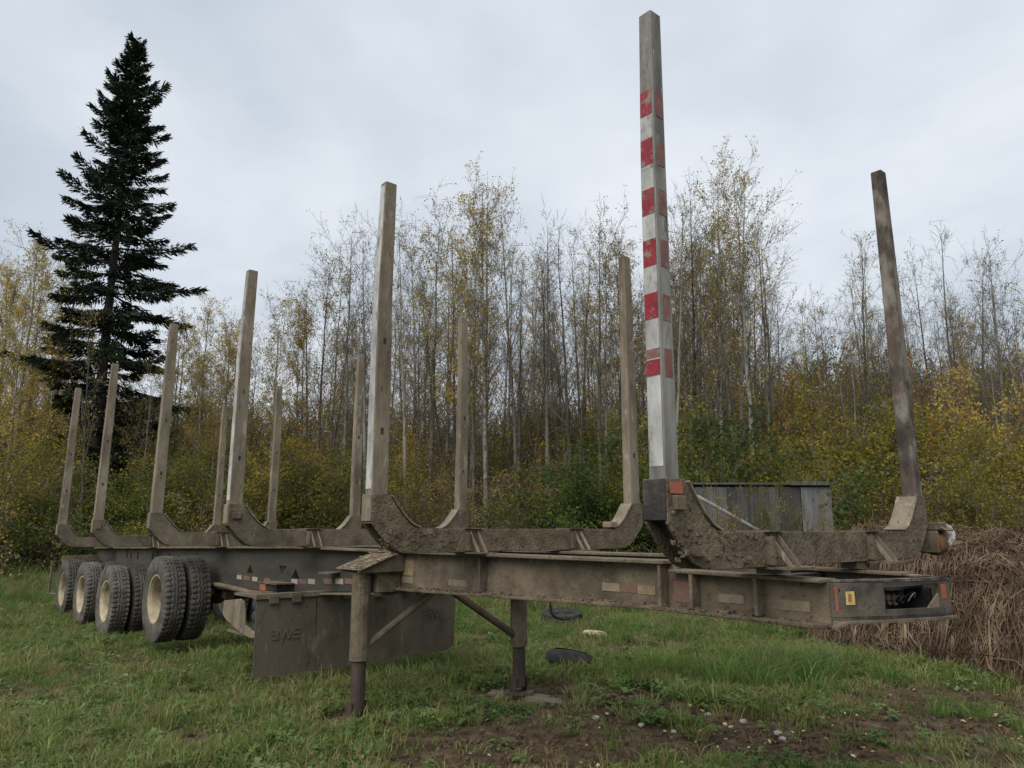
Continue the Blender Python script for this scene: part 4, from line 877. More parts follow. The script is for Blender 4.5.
def strands(n_, fx, lo, hi, wid, seed, droop=0.5):
    r_ = np.random.RandomState(seed); P0 = fx(r_, n_); th = r_.rand(n_)*2*math.pi; ln = lo + (hi - lo)*r_.rand(n_)**1.6
    d = np.stack([np.cos(th), np.sin(th)*0.8 - 0.35, np.zeros(n_)], 1); d /= np.linalg.norm(d, axis=1)[:, None]
    pts = []
    for k in range(4):
        f = k/3; q = P0[:, :2] + d[:, :2]*(ln*f)[:, None] + (r_.rand(n_, 2) - 0.5)*(0.18*ln*(k > 0))[:, None]
        z = ground_z(q[:, 0], q[:, 1]) + np.maximum(mound_h(q[:, 0], q[:, 1]), -0.02) + 0.012 + P0[:, 2]*(math.sin(f*math.pi)*0.8 + 0.35*f)
        pts.append(np.column_stack([q, z]))
    side = np.stack([-d[:, 1], d[:, 0], 0.6*np.ones(n_)], 1)*(wid*(0.5 + r_.rand(n_)))[:, None]
    V = []
    for k, q in enumerate(pts): V += [q - side*(1 - 0.25*k), q + side*(1 - 0.25*k)]
    V = np.stack(V, 1).reshape(-1, 3); b = (np.arange(n_)*8)[:, None]
    F = np.concatenate([b + np.array([[2*k, 2*k+1, 2*k+3, 2*k+2]]) for k in range(3)], 0)
    return V, F
def mound_pts(r_, n_):
    out_ = []
    while len(out_) < n_:
        x = 3.6 + 8*r_.rand(4*n_)**1.3; y = 6.9 + 6.5*r_.rand(4*n_)**1.2
        ok = mound_h(x, y) > 0.06 + 0.1*r_.rand(4*n_); q = np.column_stack([x, y, 0.02 + 0.14*r_.rand(4*n_)**2])[ok]; out_ += list(q)
    return np.array(out_[:n_])
V, F = strands(26000, mound_pts, 0.08, 0.45, 0.0038, 3); V2, F2 = strands(2600, mound_pts, 0.2, 0.9, 0.0095, 4); V3, F3_ = strands(2600, mound_pts, 0.05, 0.16, 0.016, 6)
F = np.concatenate([F, F2 + len(V), F3_ + len(V) + len(V2)]); V = np.concatenate([V, V2, V3])
tag(link('dead_straw', np_mesh('dead_straw', V, F), M['straw']), 'tangled dead straw and roots covering the soil heap', 'straw', kind='stuff')

# ------------------------------------------------------------------ grass, weeds, clods and fallen leaves
def blade_tuft(seed, n_, rad, h0, h1, wid, lean, m_):
    r_ = np.random.RandomState(seed); V = []; F4 = []; F3 = []
    for k in range(n_):
        a = r_.rand()*2*math.pi; q = rad*math.sqrt(r_.rand()); bx, by = q*math.cos(a), q*math.sin(a)
        h = h0 + (h1 - h0)*r_.rand()**1.4; az = a + r_.normal()*0.8; ln = lean*h*(0.35 + r_.rand()); w_ = wid*(0.6 + 0.8*r_.rand())
        fa = r_.rand()*math.pi; sx, sy = math.cos(fa)*w_, math.sin(fa)*w_
        i0 = len(V); dxx, dyy = math.cos(az)*ln, math.sin(az)*ln
        V += [(bx - sx, by - sy, -0.01), (bx + sx, by + sy, -0.01), (bx + dxx*0.35 + sx*0.8, by + dyy*0.35 + sy*0.8, h*0.6), (bx + dxx*0.35 - sx*0.8, by + dyy*0.35 - sy*0.8, h*0.6), (bx + dxx, by + dyy, h*(0.98 - 0.25*min(1, lean*0.6)))]
        F4.append((i0, i0+1, i0+2, i0+3)); F3.append((i0+3, i0+2, i0+4))
    me = np_mesh('tuft', V, F4, F3); me.materials.append(m_); return me
def weed_tuft(seed, n_, m_):
    r_ = np.random.RandomState(seed); V = []; F4 = []
    for k in range(n_):
        a = r_.rand()*6.283; q = 0.02 + 0.10*r_.rand(); z = 0.015 + 0.05*r_.rand(); s_ = 0.010 + 0.016*r_.rand(); c = np.array([q*math.cos(a), q*math.sin(a), z])
        d = np.array([math.cos(a), math.sin(a), 0.25*r_.normal()]); e = np.array([-math.sin(a), math.cos(a), 0.25*r_.normal()])
        i0 = len(V); V += [tuple(c - d*s_*1.3), tuple(c + e*s_ + (0, 0, 0.004)), tuple(c + d*s_*1.4), tuple(c - e*s_ + (0, 0, 0.004))]; F4.append((i0, i0+1, i0+2, i0+3))
    me = np_mesh('weed', V, F4); me.materials.append(m_); return me
short = [blade_tuft(k, 30, 0.11, 0.03, 0.09, 0.0038, 0.9, M['grass']) for k in range(5)] + [blade_tuft(10+k, 26, 0.10, 0.05, 0.16, 0.0042, 0.85, M['grass']) for k in range(4)] \
      + [blade_tuft(20+k, 24, 0.12, 0.02, 0.07, 0.0026, 1.8, M['thatch']) for k in range(3)] + [weed_tuft(k, 26, M['weed']) for k in range(3)]
def in_mound(x, y): return mound_h(x, y) > 0.05
def zone(n_, y0, y1, seed, s0, s1, pick, kx=0.80, dmax=0.45, pw=1.0):
    r_ = np.random.RandomState(seed); y = y0 + (y1 - y0)*r_.rand(n_)**pw; x = (r_.rand(n_)*2 - 1)*(kx*y + 0.6)
    d = dirt(x, y); keep = (r_.rand(n_) > np.clip((d - 0.12)/dmax, 0, 0.985)) & ~in_mound(x, y)
    lush = vnoise(x*0.8, y*0.8, 31) + 0.5*vnoise(x*2.3, y*2.3, 32)
    keep &= r_.rand(n_) < 0.75 + 0.9*lush + 0.2
    x, y, lush = x[keep], y[keep], lush[keep]; k = len(x); s_ = (s0 + (s1 - s0)*r_.rand(k))*(1 + 0.5*np.clip(lush, -0.5, 0.6))
    P_ = np.column_stack([x, y, ground_z(x, y)]); rot = np.column_stack([r_.normal(0, 0.12, k), r_.normal(0, 0.12, k), r_.rand(k)*6.283])
    idx = pick(r_, k, lush, x, y); return P_, rot, np.column_stack([s_, s_, s_*(0.8 + 0.5*r_.rand(k))]), idx
def pk(r_, k, lush, x, y):
    base = r_.randint(0, 9, k); u_ = r_.rand(k)
    th = 0.36 - 0.75*lush; base = np.where(u_ < th, 9 + r_.randint(0, 3, k), base)
    wd = 0.12 + 0.30*np.exp(-((x - 0.6)/1.8)**2 - ((y - 6.9)/1.6)**2); return np.where(u_ > 1 - wd, 12 + r_.randint(0, 3, k), base)
Z = [zone(17000, 4.6, 8.0, 1, 0.6, 1.15, pk), zone(16000, 0.5, 4.6, 5, 0.6, 1.15, pk, kx=1.2), zone(32000, 8.0, 15, 2, 0.8, 1.4, pk, kx=1.15), zone(22000, 15, 26, 3, 1.0, 1.8, pk, pw=0.9, kx=1.15), zone(13000, 26, 42, 4, 1.7, 3.0, pk, kx=1.15)]
r_ = np.random.RandomState(6); zs = zone(15000, 3.0, 8.0, 7, 0.6, 1.15, pk, kx=1.5); far_side = np.abs(zs[0][:, 0]) > 0.80*zs[0][:, 1] + 0.5; Z.append(tuple(q[far_side] for q in zs))
scatter('grass', *[np.concatenate([z[k] for z in Z]) for k in range(4)], short, 'short rough grass and weeds covering the clearing', 'grass')
# tall grass clumps
tall = [blade_tuft(40+k, 60, 0.16, 0.20, 0.48, 0.0046, 1.1, M['grass_tall']) for k in range(4)] + [blade_tuft(50+k, 30, 0.14, 0.25, 0.6, 0.0035, 0.7, M['thatch']) for k in range(2)]
r_ = np.random.RandomState(77); TP = []
def clump(cx, cy, rx, ry, n_, s0, s1, dead=0.1):
    for k in range(n_):
        x = cx + r_.normal()*rx*0.5; y = cy + r_.normal()*ry*0.5
        if mound_h(x, y) > 0.25: continue
        TP.append((x, y, s0 + (s1 - s0)*r_.rand(), 4 + r_.randint(2) if r_.rand() < dead else r_.randint(4)))
clump(2.75, 8.9, 0.9, 0.7, 46, 0.7, 1.0, 0.05); clump(3.6, 9.6, 0.8, 0.6, 26, 0.6, 0.95, 0.25); clump(1.9, 9.9, 1.2, 0.5, 22, 0.4, 0.7, 0.1); clump(2.2, 12.5, 2.4, 1.2, 60, 0.5, 0.9, 0.35)
clump(-3.2, 9.6, 1.2, 0.8, 26, 0.35, 0.6, 0.05); clump(-1.7, 9.4, 1.2, 0.8, 18, 0.3, 0.5, 0.05); clump(-13.0, 19.0, 2.5, 3.0, 110, 0.7, 1.3, 0.3); clump(-9.6, 15.4, 1.6, 1.2, 40, 0.4, 0.8, 0.2)
clump(-18, 27, 5, 4, 150, 1.0, 2.0, 0.35); clump(0.6, 8.9, 0.7, 0.35, 14, 0.3, 0.5, 0.05); clump(0.3, 13, 2.0, 1.0, 40, 0.4, 0.8, 0.3); clump(1.6, 16, 4, 2, 80, 0.7, 1.2, 0.4)
clump(2.0, 9.0, 1.0, 0.5, 24, 0.5, 0.8, 0.05); clump(-0.4, 10.2, 1.2, 0.6, 26, 0.35, 0.6, 0.1); clump(-5.5, 8.2, 2.5, 0.8, 26, 0.25, 0.45, 0.2); clump(-2.2, 6.4, 1.6, 0.5, 12, 0.2, 0.35, 0.2); clump(-7, 24, 6, 3, 120, 1.0, 1.7, 0.4); clump(6, 22, 7, 3, 120, 1.0, 1.8, 0.4); clump(-6.2, 11.6, 1.5, 0.7, 22, 0.3, 0.55, 0.1); clump(4.0, 7.5, 0.9, 0.35, 16, 0.3, 0.5, 0.1)
TP = np.array(TP); k = len(TP)
scatter('tall_grass', np.column_stack([TP[:, 0], TP[:, 1], ground_z(TP[:, 0], TP[:, 1])]), np.column_stack([r_.normal(0, .1, k), r_.normal(0, .1, k), r_.rand(k)*6.28]),
        np.repeat(TP[:, 2:3], 3, 1), TP[:, 3].astype(int), tall, 'tall lush grass clumps under the neck and at the clearing edge', 'grass')
# clods of soil on the bare patches
r_ = np.random.RandomState(5); n_ = 26000; y = 4.8 + 6*r_.rand(n_); x = (r_.rand(n_)*2 - 1)*(0.8*y); d = dirt(x, y); ok = (d > 0.22) & (r_.rand(n_) < d); x, y = x[ok], y[ok]; k = len(x)
cx_, cy_ = 1.0, 7.75; k2 = 260; x = np.concatenate([x, cx_ + r_.normal(0, 0.16, k2)]); y = np.concatenate([y, cy_ + r_.normal(0, 0.14, k2)])
s_ = 0.008 + 0.022*r_.rand(k + k2)**3; s_[k:] = 0.012 + 0.028*r_.rand(k2)**2
zc_ = ground_z(x, y) + 0.2*s_; zc_[k:] += 0.07*np.exp(-((x[k:]-cx_)/0.15)**2 - ((y[k:]-cy_)/0.13)**2)
cl = [stone_mesh(30 + q) for q in range(4)]
for c in cl: c.materials.append(M['clod'])
scatter('soil_clods', np.column_stack([x, y, zc_]), np.column_stack([r_.rand(k+k2)*6, r_.rand(k+k2)*6, r_.rand(k+k2)*6]), np.repeat(s_[:, None], 3, 1), r_.randint(0, 4, k + k2), cl, 'loose clods of dark soil on the bare patches', 'soil')
# fallen leaves
r_ = np.random.RandomState(15); n_ = 900; y = 4.8 + 9*r_.rand(n_)**1.2; x = (r_.rand(n_)*2 - 1)*(0.75*y); ok = r_.rand(n_) < 0.45 + 0.55*(x > -0.5); x, y = x[ok], y[ok]; n_ = len(x); z = ground_z(x, y) + 0.02 + 0.03*r_.rand(n_)
hm = mound_h(x, y); z = np.where(hm > 0.05, ground_z(x, y) + hm + 0.06, z)
a = r_.rand(n_)*6.28; s_ = 0.011 + 0.014*r_.rand(n_); e1 = np.column_stack([np.cos(a), np.sin(a), r_.normal(0, .3, n_)])*s_[:, None]; e2 = np.column_stack([-np.sin(a), np.cos(a), r_.normal(0, .3, n_)])*s_[:, None]*0.75; c = np.column_stack([x, y, z])
V = np.stack([c - e1, c - e2 + (0, 0, .004), c + e1, c + e2 + (0, 0, .004)], 1).reshape(-1, 3)
tag(link('fallen_leaves', np_mesh('fallen_leaves', V, np.arange(4*n_).reshape(-1, 4)), M['leaf_litter']), 'pale fallen leaves scattered over the grass', 'leaves', kind='stuff')

# ------------------------------------------------------------------ shed and leaning pole
sh = empty('shed', (5.65, 17.3, gz(5.65, 17.3)), R(2)); tag(sh, 'low weathered grey plank shed half hidden behind shrubs', 'shed')
r_ = random.Random(12); x = -1.70; PL = {}
while x < 1.66:
    w_ = 0.245; hgt = 2.62 + 0.012*r_.random(); mb = MB(); mb.box(0, w_ - 0.012, -0.014, 0.014, 0.02, hgt)
    o = mb.build('plank', M['wood_pale'] if x > 0.75 else M['wood_grey'], sh, False, 0.003); o.location = (x, r_.uniform(-0.006, 0.006), 0); o.rotation_euler = (R(r_.uniform(-.2, .2)), R(r_.uniform(-.25, .25)), 0); x += w_
for sx in (-1.72, 1.70):
    for k in range(9):
        mb = MB(); mb.box(-0.014, 0.014, 0.03 + 0.26*k, 0.278 + 0.26*k, 0.02, 2.6 - 0.02*k); mb.build('plank', M['wood_grey'], sh, False, 0.003).location = (sx, 0, 0)
mb = MB(); mb.hexa([(-1.78, -0.06, 2.67), (1.77, -0.06, 2.67), (1.77, 2.55, 2.45), (-1.78, 2.55, 2.45), (-1.78, -0.06, 2.72), (1.77, -0.06, 2.72), (1.77, 2.55, 2.50), (-1.78, 2.55, 2.50)]); mb.build('roof', M['roof'], sh, False, 0.01)
mb = MB(); mb.box(0.75, 1.78, -0.10, -0.064, 2.66, 2.745); mb.build('fascia', M['wood_grey'], sh, False, 0.004)
mb = MB(); mb.box(-0.20, -0.13, -0.05, -0.016, 0.02, 2.60); mb.build('batten', M['roof'], sh)
mb = MB(); mb.tube([(3.55, 16.85, 2.62), (4.6, 16.75, 2.02), (5.9, 16.62, 1.24), (7.9, 16.4, gz(7.9, 16.4) + 0.02)], [0.035, 0.04, 0.045, 0.06], 8)
o = mb.build('pole', M['pole'], None, True); tag(o, 'pale barkless pole leaning slantwise against the grey shed', 'pole')

# ------------------------------------------------------------------ trees
def tube_arrays(polys, sides):
    """polys: list of (pts (k,3), radii (k,)) all the same length -> V, F"""
    if not polys: return np.zeros((0, 3)), np.zeros((0, 4), int)
    Pn = np.array([p_[0] for p_ in polys]); Rn = np.array([p_[1] for p_ in polys]); n_, k = Pn.shape[:2]
    D = np.empty_like(Pn); D[:, 1:-1] = Pn[:, 2:] - Pn[:, :-2] if k > 2 else 0
    D[:, 0] = Pn[:, 1] - Pn[:, 0]; D[:, -1] = Pn[:, -1] - Pn[:, -2]
    D /= np.linalg.norm(D, axis=2, keepdims=True) + 1e-9
    ref = np.where(np.abs(D[..., 2:3]) < 0.9, np.array([0, 0, 1.0]), np.array([1.0, 0, 0]))
    A = np.cross(D, ref); A /= np.linalg.norm(A, axis=2, keepdims=True) + 1e-9; B = np.cross(D, A)
    an = np.arange(sides)*2*math.pi/sides
    V = Pn[:, :, None] + (A[:, :, None]*np.cos(an)[None, None, :, None] + B[:, :, None]*np.sin(an)[None, None, :, None])*Rn[:, :, None, None]
    base = np.arange(n_*k*sides).reshape(n_, k, sides); nx = np.roll(base, -1, axis=2)
    F = np.stack([base[:, :-1], nx[:, :-1], nx[:, 1:], base[:, 1:]], -1).reshape(-1, 4)
    return V.reshape(-1, 3), F
def join(parts):
    Vs, Fs, Ms = [], [], []; o = 0
    for V, F, mi in parts:
        Vs.append(V); Fs.append(F + o); Ms.append(np.full(len(F), mi, np.int32)); o += len(V)
    return np.concatenate(Vs), np.concatenate(Fs), np.concatenate(Ms)
def leaf_quads(C, size, r_, droop=0.3):
    n_ = len(C)
    if n_ == 0: return np.zeros((0, 3)), np.zeros((0, 4), int)
    a = r_.normal(size=(n_, 3)); a[:, 2] -= droop; a /= np.linalg.norm(a, axis=1, keepdims=True); b = r_.normal(size=(n_, 3)); b -= a*(a*b).sum(1, keepdims=True); b /= np.linalg.norm(b, axis=1, keepdims=True)
    s_ = size*(0.6 + 0.8*r_.rand(n_))[:, None]; V = np.stack([C - a*s_*0.6, C + b*s_*0.42, C + a*s_*0.6, C - b*s_*0.42], 1).reshape(-1, 3)
    return V, np.arange(4*n_).reshape(-1, 4)
def unit(v): return v/(np.linalg.norm(v) + 1e-9)
def aspen(seed, H, nb, leafn, lsize, leafm, barkm, start=0.34, spread=0.15, dense_top=True, rad=None):
    r_ = np.random.RandomState(seed); nseg = 16
    wob = np.cumsum(r_.normal(0, 0.022*H/10, (nseg, 2)), 0)*np.linspace(0.2, 1, nseg)[:, None]; zz = np.linspace(-0.15, H, nseg)
    T = np.column_stack([wob - wob[0], zz]); r0 = rad or 0.0076*H; Tr = r0*(1 - np.linspace(0, 1, nseg)**1.1*0.94)
    Vt, Ft = tube_arrays([(T, Tr)], 8)
    def tp(h): return np.array([np.interp(h, zz, T[:, 0]), np.interp(h, zz, T[:, 1]), h])
    br, sub, tw, tips = [], [], [], []
    for k in range(nb):
        rel = start + (0.985 - start)*((k + r_.rand())/nb); h = rel*H; p0 = tp(h); az = k*2.4 + r_.normal()*0.6
        rq = (rel - start)/(1 - start); el = R(38 + 26*rel + r_.normal()*10); ln = H*spread*(0.55 + 1.3*rq*(1 - rq)**0.8*1.6 - 0.30*rq)*(0.35 + 0.9*r_.rand())
        if r_.rand() < 0.10: ln *= 1.5
        d = np.array([math.cos(az)*math.cos(el), math.sin(az)*math.cos(el), math.sin(el)]); pts = [p0]; q = p0
        for j in range(4):
            d = unit(d + r_.normal(0, 0.13, 3) + np.array([0, 0, 0.10])); q = q + d*ln/4; pts.append(q)
        rb = max(0.007, 0.30*np.interp(h, zz, Tr)) * (0.7 + 0.4*r_.rand()); br.append((np.array(pts), rb*np.array([1, 0.8, 0.6, 0.42, 0.22])))
        for j in range(3 + int(ln*1.7)):
            f = 0.25 + 0.75*r_.rand(); i0 = min(3, int(f*4)); fr = f*4 - i0; s0 = pts[i0]*(1-fr) + pts[i0+1]*fr
            d2 = unit(unit(pts[i0+1] - pts[i0]) + r_.normal(0, 0.55, 3) + np.array([0, 0, 0.15])); l2 = ln*(0.20 + 0.28*r_.rand()); m_ = s0 + d2*l2*0.5 + r_.normal(0, 0.03, 3); e_ = m_ + unit(d2 + r_.normal(0, 0.3, 3))*l2*0.5
            sub.append((np.array([s0, m_, e_]), np.array([0.0070, 0.0052, 0.0032])*(H/12)**0.3)); tips.append(e_); tips.append(m_)
            for _ in range(3):
                g = r_.rand(); s1 = s0*(1-g) + e_*g; e1 = s1 + unit(d2 + r_.normal(0, 0.75, 3))*(0.14 + 0.26*r_.rand()); tw.append((np.array([s1, e1]), np.array([0.0042, 0.0026]))); tips.append(e1)
    # low dead stubs
    for k in range(int(nb*0.25)):
        h = H*(0.10 + 0.28*r_.rand()); p0 = tp(h); az = r_.rand()*6.28; d = np.array([math.cos(az), math.sin(az), r_.normal()*0.3]); ln = 0.3 + 0.9*r_.rand(); m_ = p0 + d*ln*0.5; sub.append((np.array([p0, m_, m_ + unit(d + r_.normal(0, .3, 3))*ln*0.5]), np.array([0.010, 0.007, 0.003])))
    parts = [(*tube_arrays(br, 4), 0), (*tube_arrays(sub, 3), 0), (*tube_arrays(tw, 3), 0)]
    if leafn:
        tips = np.array(tips); leafn = int(leafn*(1.9 if 'golden' in leafm.name else 1.45)); lsize *= 0.66; C = tips[r_.randint(0, len(tips), leafn)] + r_.normal(0, 0.12, (leafn, 3))*0.6
        clump_ = vnoise(C[:, 0]*1.3 + seed, C[:, 2]*1.1 + C[:, 1], seed) > -0.06 - 0.25*r_.rand(len(C)); C = C[clump_]
        parts.append((*leaf_quads(C, lsize, r_), 1))
    V, F, mi = join(parts); tm = np_mesh('trunk', Vt, Ft); tm.polygons.foreach_set('use_smooth', [True]*len(tm.polygons)); tm.materials.append(barkm)
    cm = np_mesh('crown', V, F, None, mi); cm.materials.append(M['twig']); cm.materials.append(leafm); return tm, cm
def shrub(seed, H, W, stems, leafn, lsize, leafm, twigm='twig'):
    r_ = np.random.RandomState(seed); st, sub, tw, tips = [], [], [], []
    for k in range(stems):
        az = r_.rand()*6.28; tilt = abs(r_.normal())*0.30*W/H*2.2; ln = H*(0.55 + 0.5*r_.rand()); q = np.array([r_.normal()*0.2*W/3, r_.normal()*0.2*W/3, -0.1]); d = unit(np.array([math.cos(az)*math.sin(tilt), math.sin(az)*math.sin(tilt), math.cos(tilt)])); pts = [q]
        for j in range(5): d = unit(d + r_.normal(0, 0.10, 3) + np.array([d[0], d[1], 0])*0.06); q = q + d*ln/5; pts.append(q)
        st.append((np.array(pts), 0.022*(H/4)**0.7*np.array([1, .85, .7, .5, .32, .15])))
        for j in range(int(7 + ln*2)):
            f = 0.22 + 0.78*r_.rand(); i0 = min(4, int(f*5)); fr = f*5 - i0; s0 = pts[i0]*(1-fr) + pts[i0+1]*fr; d2 = unit(unit(pts[i0+1] - pts[i0]) + r_.normal(0, 0.6, 3)); l2 = (0.35 + 0.6*r_.rand())*(1.15 - 0.5*f)*H/4; m_ = s0 + d2*l2*0.5; e_ = m_ + unit(d2 + r_.normal(0, 0.35, 3))*l2*0.5
            sub.append((np.array([s0, m_, e_]), np.array([0.008, 0.006, 0.003]))); tips += [m_, e_]
            for _ in range(4):
                g = 0.2 + 0.8*r_.rand(); s1 = s0*(1-g) + e_*g; e1 = s1 + unit(d2 + r_.normal(0, 0.8, 3))*(0.12 + 0.25*r_.rand()); tw.append((np.array([s1, e1]), np.array([0.0042, 0.0025]))); tips.append(e1)
    Vt, Ft = tube_arrays(st, 5); parts = [(*tube_arrays(sub, 3), 0), (*tube_arrays(tw, 3), 0)]
    if leafn:
        tips = np.array(tips); leafn = int(leafn*2.2); lsize *= 0.64; C = tips[r_.randint(0, len(tips), leafn)] + r_.normal(0, 0.10, (leafn, 3)); C = C[C[:, 2] > 0.05]
        C = C[vnoise(C[:, 0]*1.1 + seed, C[:, 2]*1.1 + C[:, 1], seed) > -0.22 - 0.25*r_.rand(len(C))]; parts.append((*leaf_quads(C, lsize, r_), 1))
    V, F, mi = join(parts); tm = np_mesh('stems', Vt, Ft); tm.materials.append(M[twigm]); cm = np_mesh('foliage', V, F, None, mi); cm.materials.append(M[twigm]); cm.materials.append(leafm if leafm else M['twig']); return tm, cm

# big spruce
def spruce(seed, H, wmax):
    r_ = np.random.RandomState(seed); zz = np.linspace(-0.2, H, 14); T = np.column_stack([np.cumsum(r_.normal(0, .015, 14)), np.cumsum(r_.normal(0, .015, 14)), zz]); T[:, :2] -= T[0, :2]
    Vt, Ft = tube_arrays([(T, 0.30*(1 - np.linspace(0, 1, 14))**0.9 + 0.012)], 10); br, C, Dv, S = [], [], [], []
    h = 1.2; k = 0
    while h < H - 0.25:
        rel = h/H; env = wmax*(min(1.0, (1 - rel)/0.56))**0.68*(0.80 + 0.20*min(1, rel/0.25)) + 0.12
        nb = 6 if rel < 0.6 else (5 if rel < 0.88 else 4); lay = 0.64 + 0.56*r_.rand()
        for j in range(nb):
            az = j*6.283/nb + k*0.7 + r_.normal()*0.25; ln = env*lay*(0.42 + 0.66*r_.rand())
            el = R(-16 + 52*max(0, rel - 0.45)/0.55 + r_.normal()*6); q = np.array([np.interp(h, zz, T[:, 0]), np.interp(h, zz, T[:, 1]), h + r_.normal()*0.12]); pts = [q]; nseg = 6
            for s_ in range(nseg):
                e_ = el + R(34)*(s_/nseg)**1.6; d = np.array([math.cos(az)*math.cos(e_), math.sin(az)*math.cos(e_), math.sin(e_)]) + r_.normal(0, .03, 3); q = q + d*ln/nseg; pts.append(q)
            pts = np.array(pts); br.append((pts, (0.012 + 0.012*ln)*np.linspace(1, 0.2, nseg+1)))
            bare = 0.30 if rel < 0.30 else (0.16 if rel < 0.6 else 0.02)
            nt_ = int((50 + 84*ln)*(0.55 if rel < 0.22 else 1.0)); u_ = bare + (1 - bare)*r_.rand(nt_)**0.75; fi = u_*nseg; i0 = np.minimum(nseg-1, fi.astype(int)); fr = (fi - i0)[:, None]
            c = pts[i0]*(1-fr) + pts[i0+1]*fr; dirb = pts[i0+1] - pts[i0]; dirb /= np.linalg.norm(dirb, axis=1, keepdims=True); lat = np.column_stack([-dirb[:, 1], dirb[:, 0], np.zeros(nt_)])*r_.choice([-1, 1], nt_)[:, None]
            wid = (0.42*np.sin(np.clip(u_*1.06, 0, 1)*math.pi)**0.6*min(1, ln/2.2) + 0.08)[:, None]; off = r_.rand(nt_, 1)
            c = c + lat*wid*off + np.column_stack([np.zeros(nt_), np.zeros(nt_), -0.22*r_.rand(nt_)**2*min(1, ln/2)]); d = dirb*0.7 + lat*(0.3 + 0.5*off) + np.column_stack([np.zeros(nt_), np.zeros(nt_), r_.normal(-0.30, 0.28, nt_)]); d /= np.linalg.norm(d, axis=1, keepdims=True)
            C.append(c); Dv.append(d); S.append(0.13 + 0.15*r_.rand(nt_))
        h += (0.34 + 0.30*r_.rand())*(0.75 if rel > 0.7 else 1.0); k += 1
    # leader tip
    n_ = 60; z = H - 0.9*r_.rand(n_); a = r_.rand(n_)*6.28; C.append(np.column_stack([T[-1, 0] + 0*z, T[-1, 1] + 0*z, z])); Dv.append(np.column_stack([np.cos(a)*.7, np.sin(a)*.7, 0.7 + 0*a])); S.append(0.10 + 0.1*r_.rand(n_))
    C, Dv, S = np.concatenate(C), np.concatenate(Dv), np.concatenate(S)[:, None]; b = r_.normal(size=C.shape); b -= Dv*(b*Dv).sum(1, keepdims=True); b /= np.linalg.norm(b, axis=1, keepdims=True); wq = 0.030
    V = np.stack([C - b*wq, C + b*wq, C + Dv*S*1.0 + b*wq*0.8, C + Dv*S - b*wq*0.8, C + Dv*S*1.35], 1); n_ = len(C); i5 = (np.arange(n_)*5)[:, None]
    F4 = i5 + np.array([[0, 1, 2, 3]]); F3 = i5 + np.array([[3, 2, 4]]); Vb, Fb = tube_arrays(br, 4); off = n_*5
    me = np_mesh('crown', np.concatenate([V.reshape(-1, 3), Vb]), np.concatenate([F4, Fb + off]), F3, np.concatenate([np.zeros(n_, np.int32), np.ones(len(Fb), np.int32)])); me.materials.append(M['needle']); me.materials.append(M['spruce_bark'])
    tm = np_mesh('trunk', Vt, Ft); tm.materials.append(M['spruce_bark']); return tm, me
KX = 1.0/759.0
def wx(px, D): return (px - 512)*KX*D
def htop(py, D, zb=0.0): return (530 - py)*KX*D*1.0 + CAM_H - zb
def pitch_h(py, D, px=512):
    d = Vector(((px - 512)/745, 1.0, -(py - 384)/745)); c, s_ = math.cos(PITCH), math.sin(PITCH); yy = d.y*c - d.z*s_; zz = d.y*s_ + d.z*c; return CAM_H + zz/yy*D
def pitch_x(px, py, D):
    d = Vector(((px - 512)/745, 1.0, -(py - 384)/745)); c, s_ = math.cos(PITCH), math.sin(PITCH); return d.x/(d.y*c - d.z*s_)*D
DS = 34.0
x = pitch_x(110, 300, DS); zb = gz(x, DS); hs = pitch_h(38, DS) - zb
tm, cm = spruce(4, hs, 3.85)
sp = empty('spruce_tree', (x, DS, zb)); tag(sp, 'tall dark spruce rising above the aspens on the left', 'tree'); link('trunk', tm, None, sp); link('crown', cm, None, sp)

# aspen kinds: (look, trunk mesh, crown mesh, height)
AK = []
def merge(a, b, Mb=None):
    bm = bmesh.new(); bm.from_mesh(a); nf = len(bm.faces); nv = len(bm.verts); bm.from_mesh(b); bm.faces.ensure_lookup_table(); bm.verts.ensure_lookup_table()
    if Mb is not None:
        for v in bm.verts[nv:]: v.co = Mb @ v.co
    same = list(a.materials) == list(b.materials)
    if not same:
        for f in bm.faces[nf:]: f.material_index += len(a.materials)
    me = bpy.data.meshes.new(a.name); bm.to_mesh(me); bm.free()
    for mt in list(a.materials) + ([] if same else list(b.materials)): me.materials.append(mt)
    return me
LOOKS = ('leafless grey', 'nearly bare grey', 'nearly bare grey', 'pale-trunked sparse yellow', 'ochre-leaved', 'golden-leaved', 'ochre-leaved', 'leafless grey')
for k, (H, nb, lf, ls, lm, bk, sp_) in enumerate(((15, 32, 60, .09, 'leaf_ochre', 'bark', .18), (15, 36, 520, .09, 'leaf_ochre', 'bark', .19), (14, 30, 380, .09, 'leaf_gold', 'bark', .17), (16, 46, 1900, .09, 'leaf_gold', 'bark_pale', .18), (15, 44, 2600, .09, 'leaf_ochre', 'bark', .20),
        (14, 44, 3900, .092, 'leaf_gold', 'bark_pale', .19), (13, 42, 3000, .092, 'leaf_ochre', 'bark', .21), (13, 26, 0, .08, 'leaf_ochre', 'bark', .16))):
    AK.append((LOOKS[k], *aspen(100 + k, H, nb, lf, ls, M[lm], M[bk], spread=sp_), H))
for (i, j, tilt, sc_) in ((0, 1, 6, .86), (1, 2, -5, .9), (4, 6, 6, .9), (2, 0, 7, .8)):      # two stems from one root
    bm_ = AK[j]; Mx = Matrix.Translation((0.12, 0.05, 0)) @ Matrix.Rotation(R(tilt), 4, 'Y') @ Matrix.Rotation(R(-tilt*0.4), 4, 'X') @ Matrix.Scale(sc_*AK[i][3]/bm_[3], 4)
    AK.append(('twin-stemmed ' + ('ochre' if i == 4 else 'grey'), merge(AK[i][1], bm_[1], Mx), merge(AK[i][2], bm_[2], Mx), AK[i][3]))
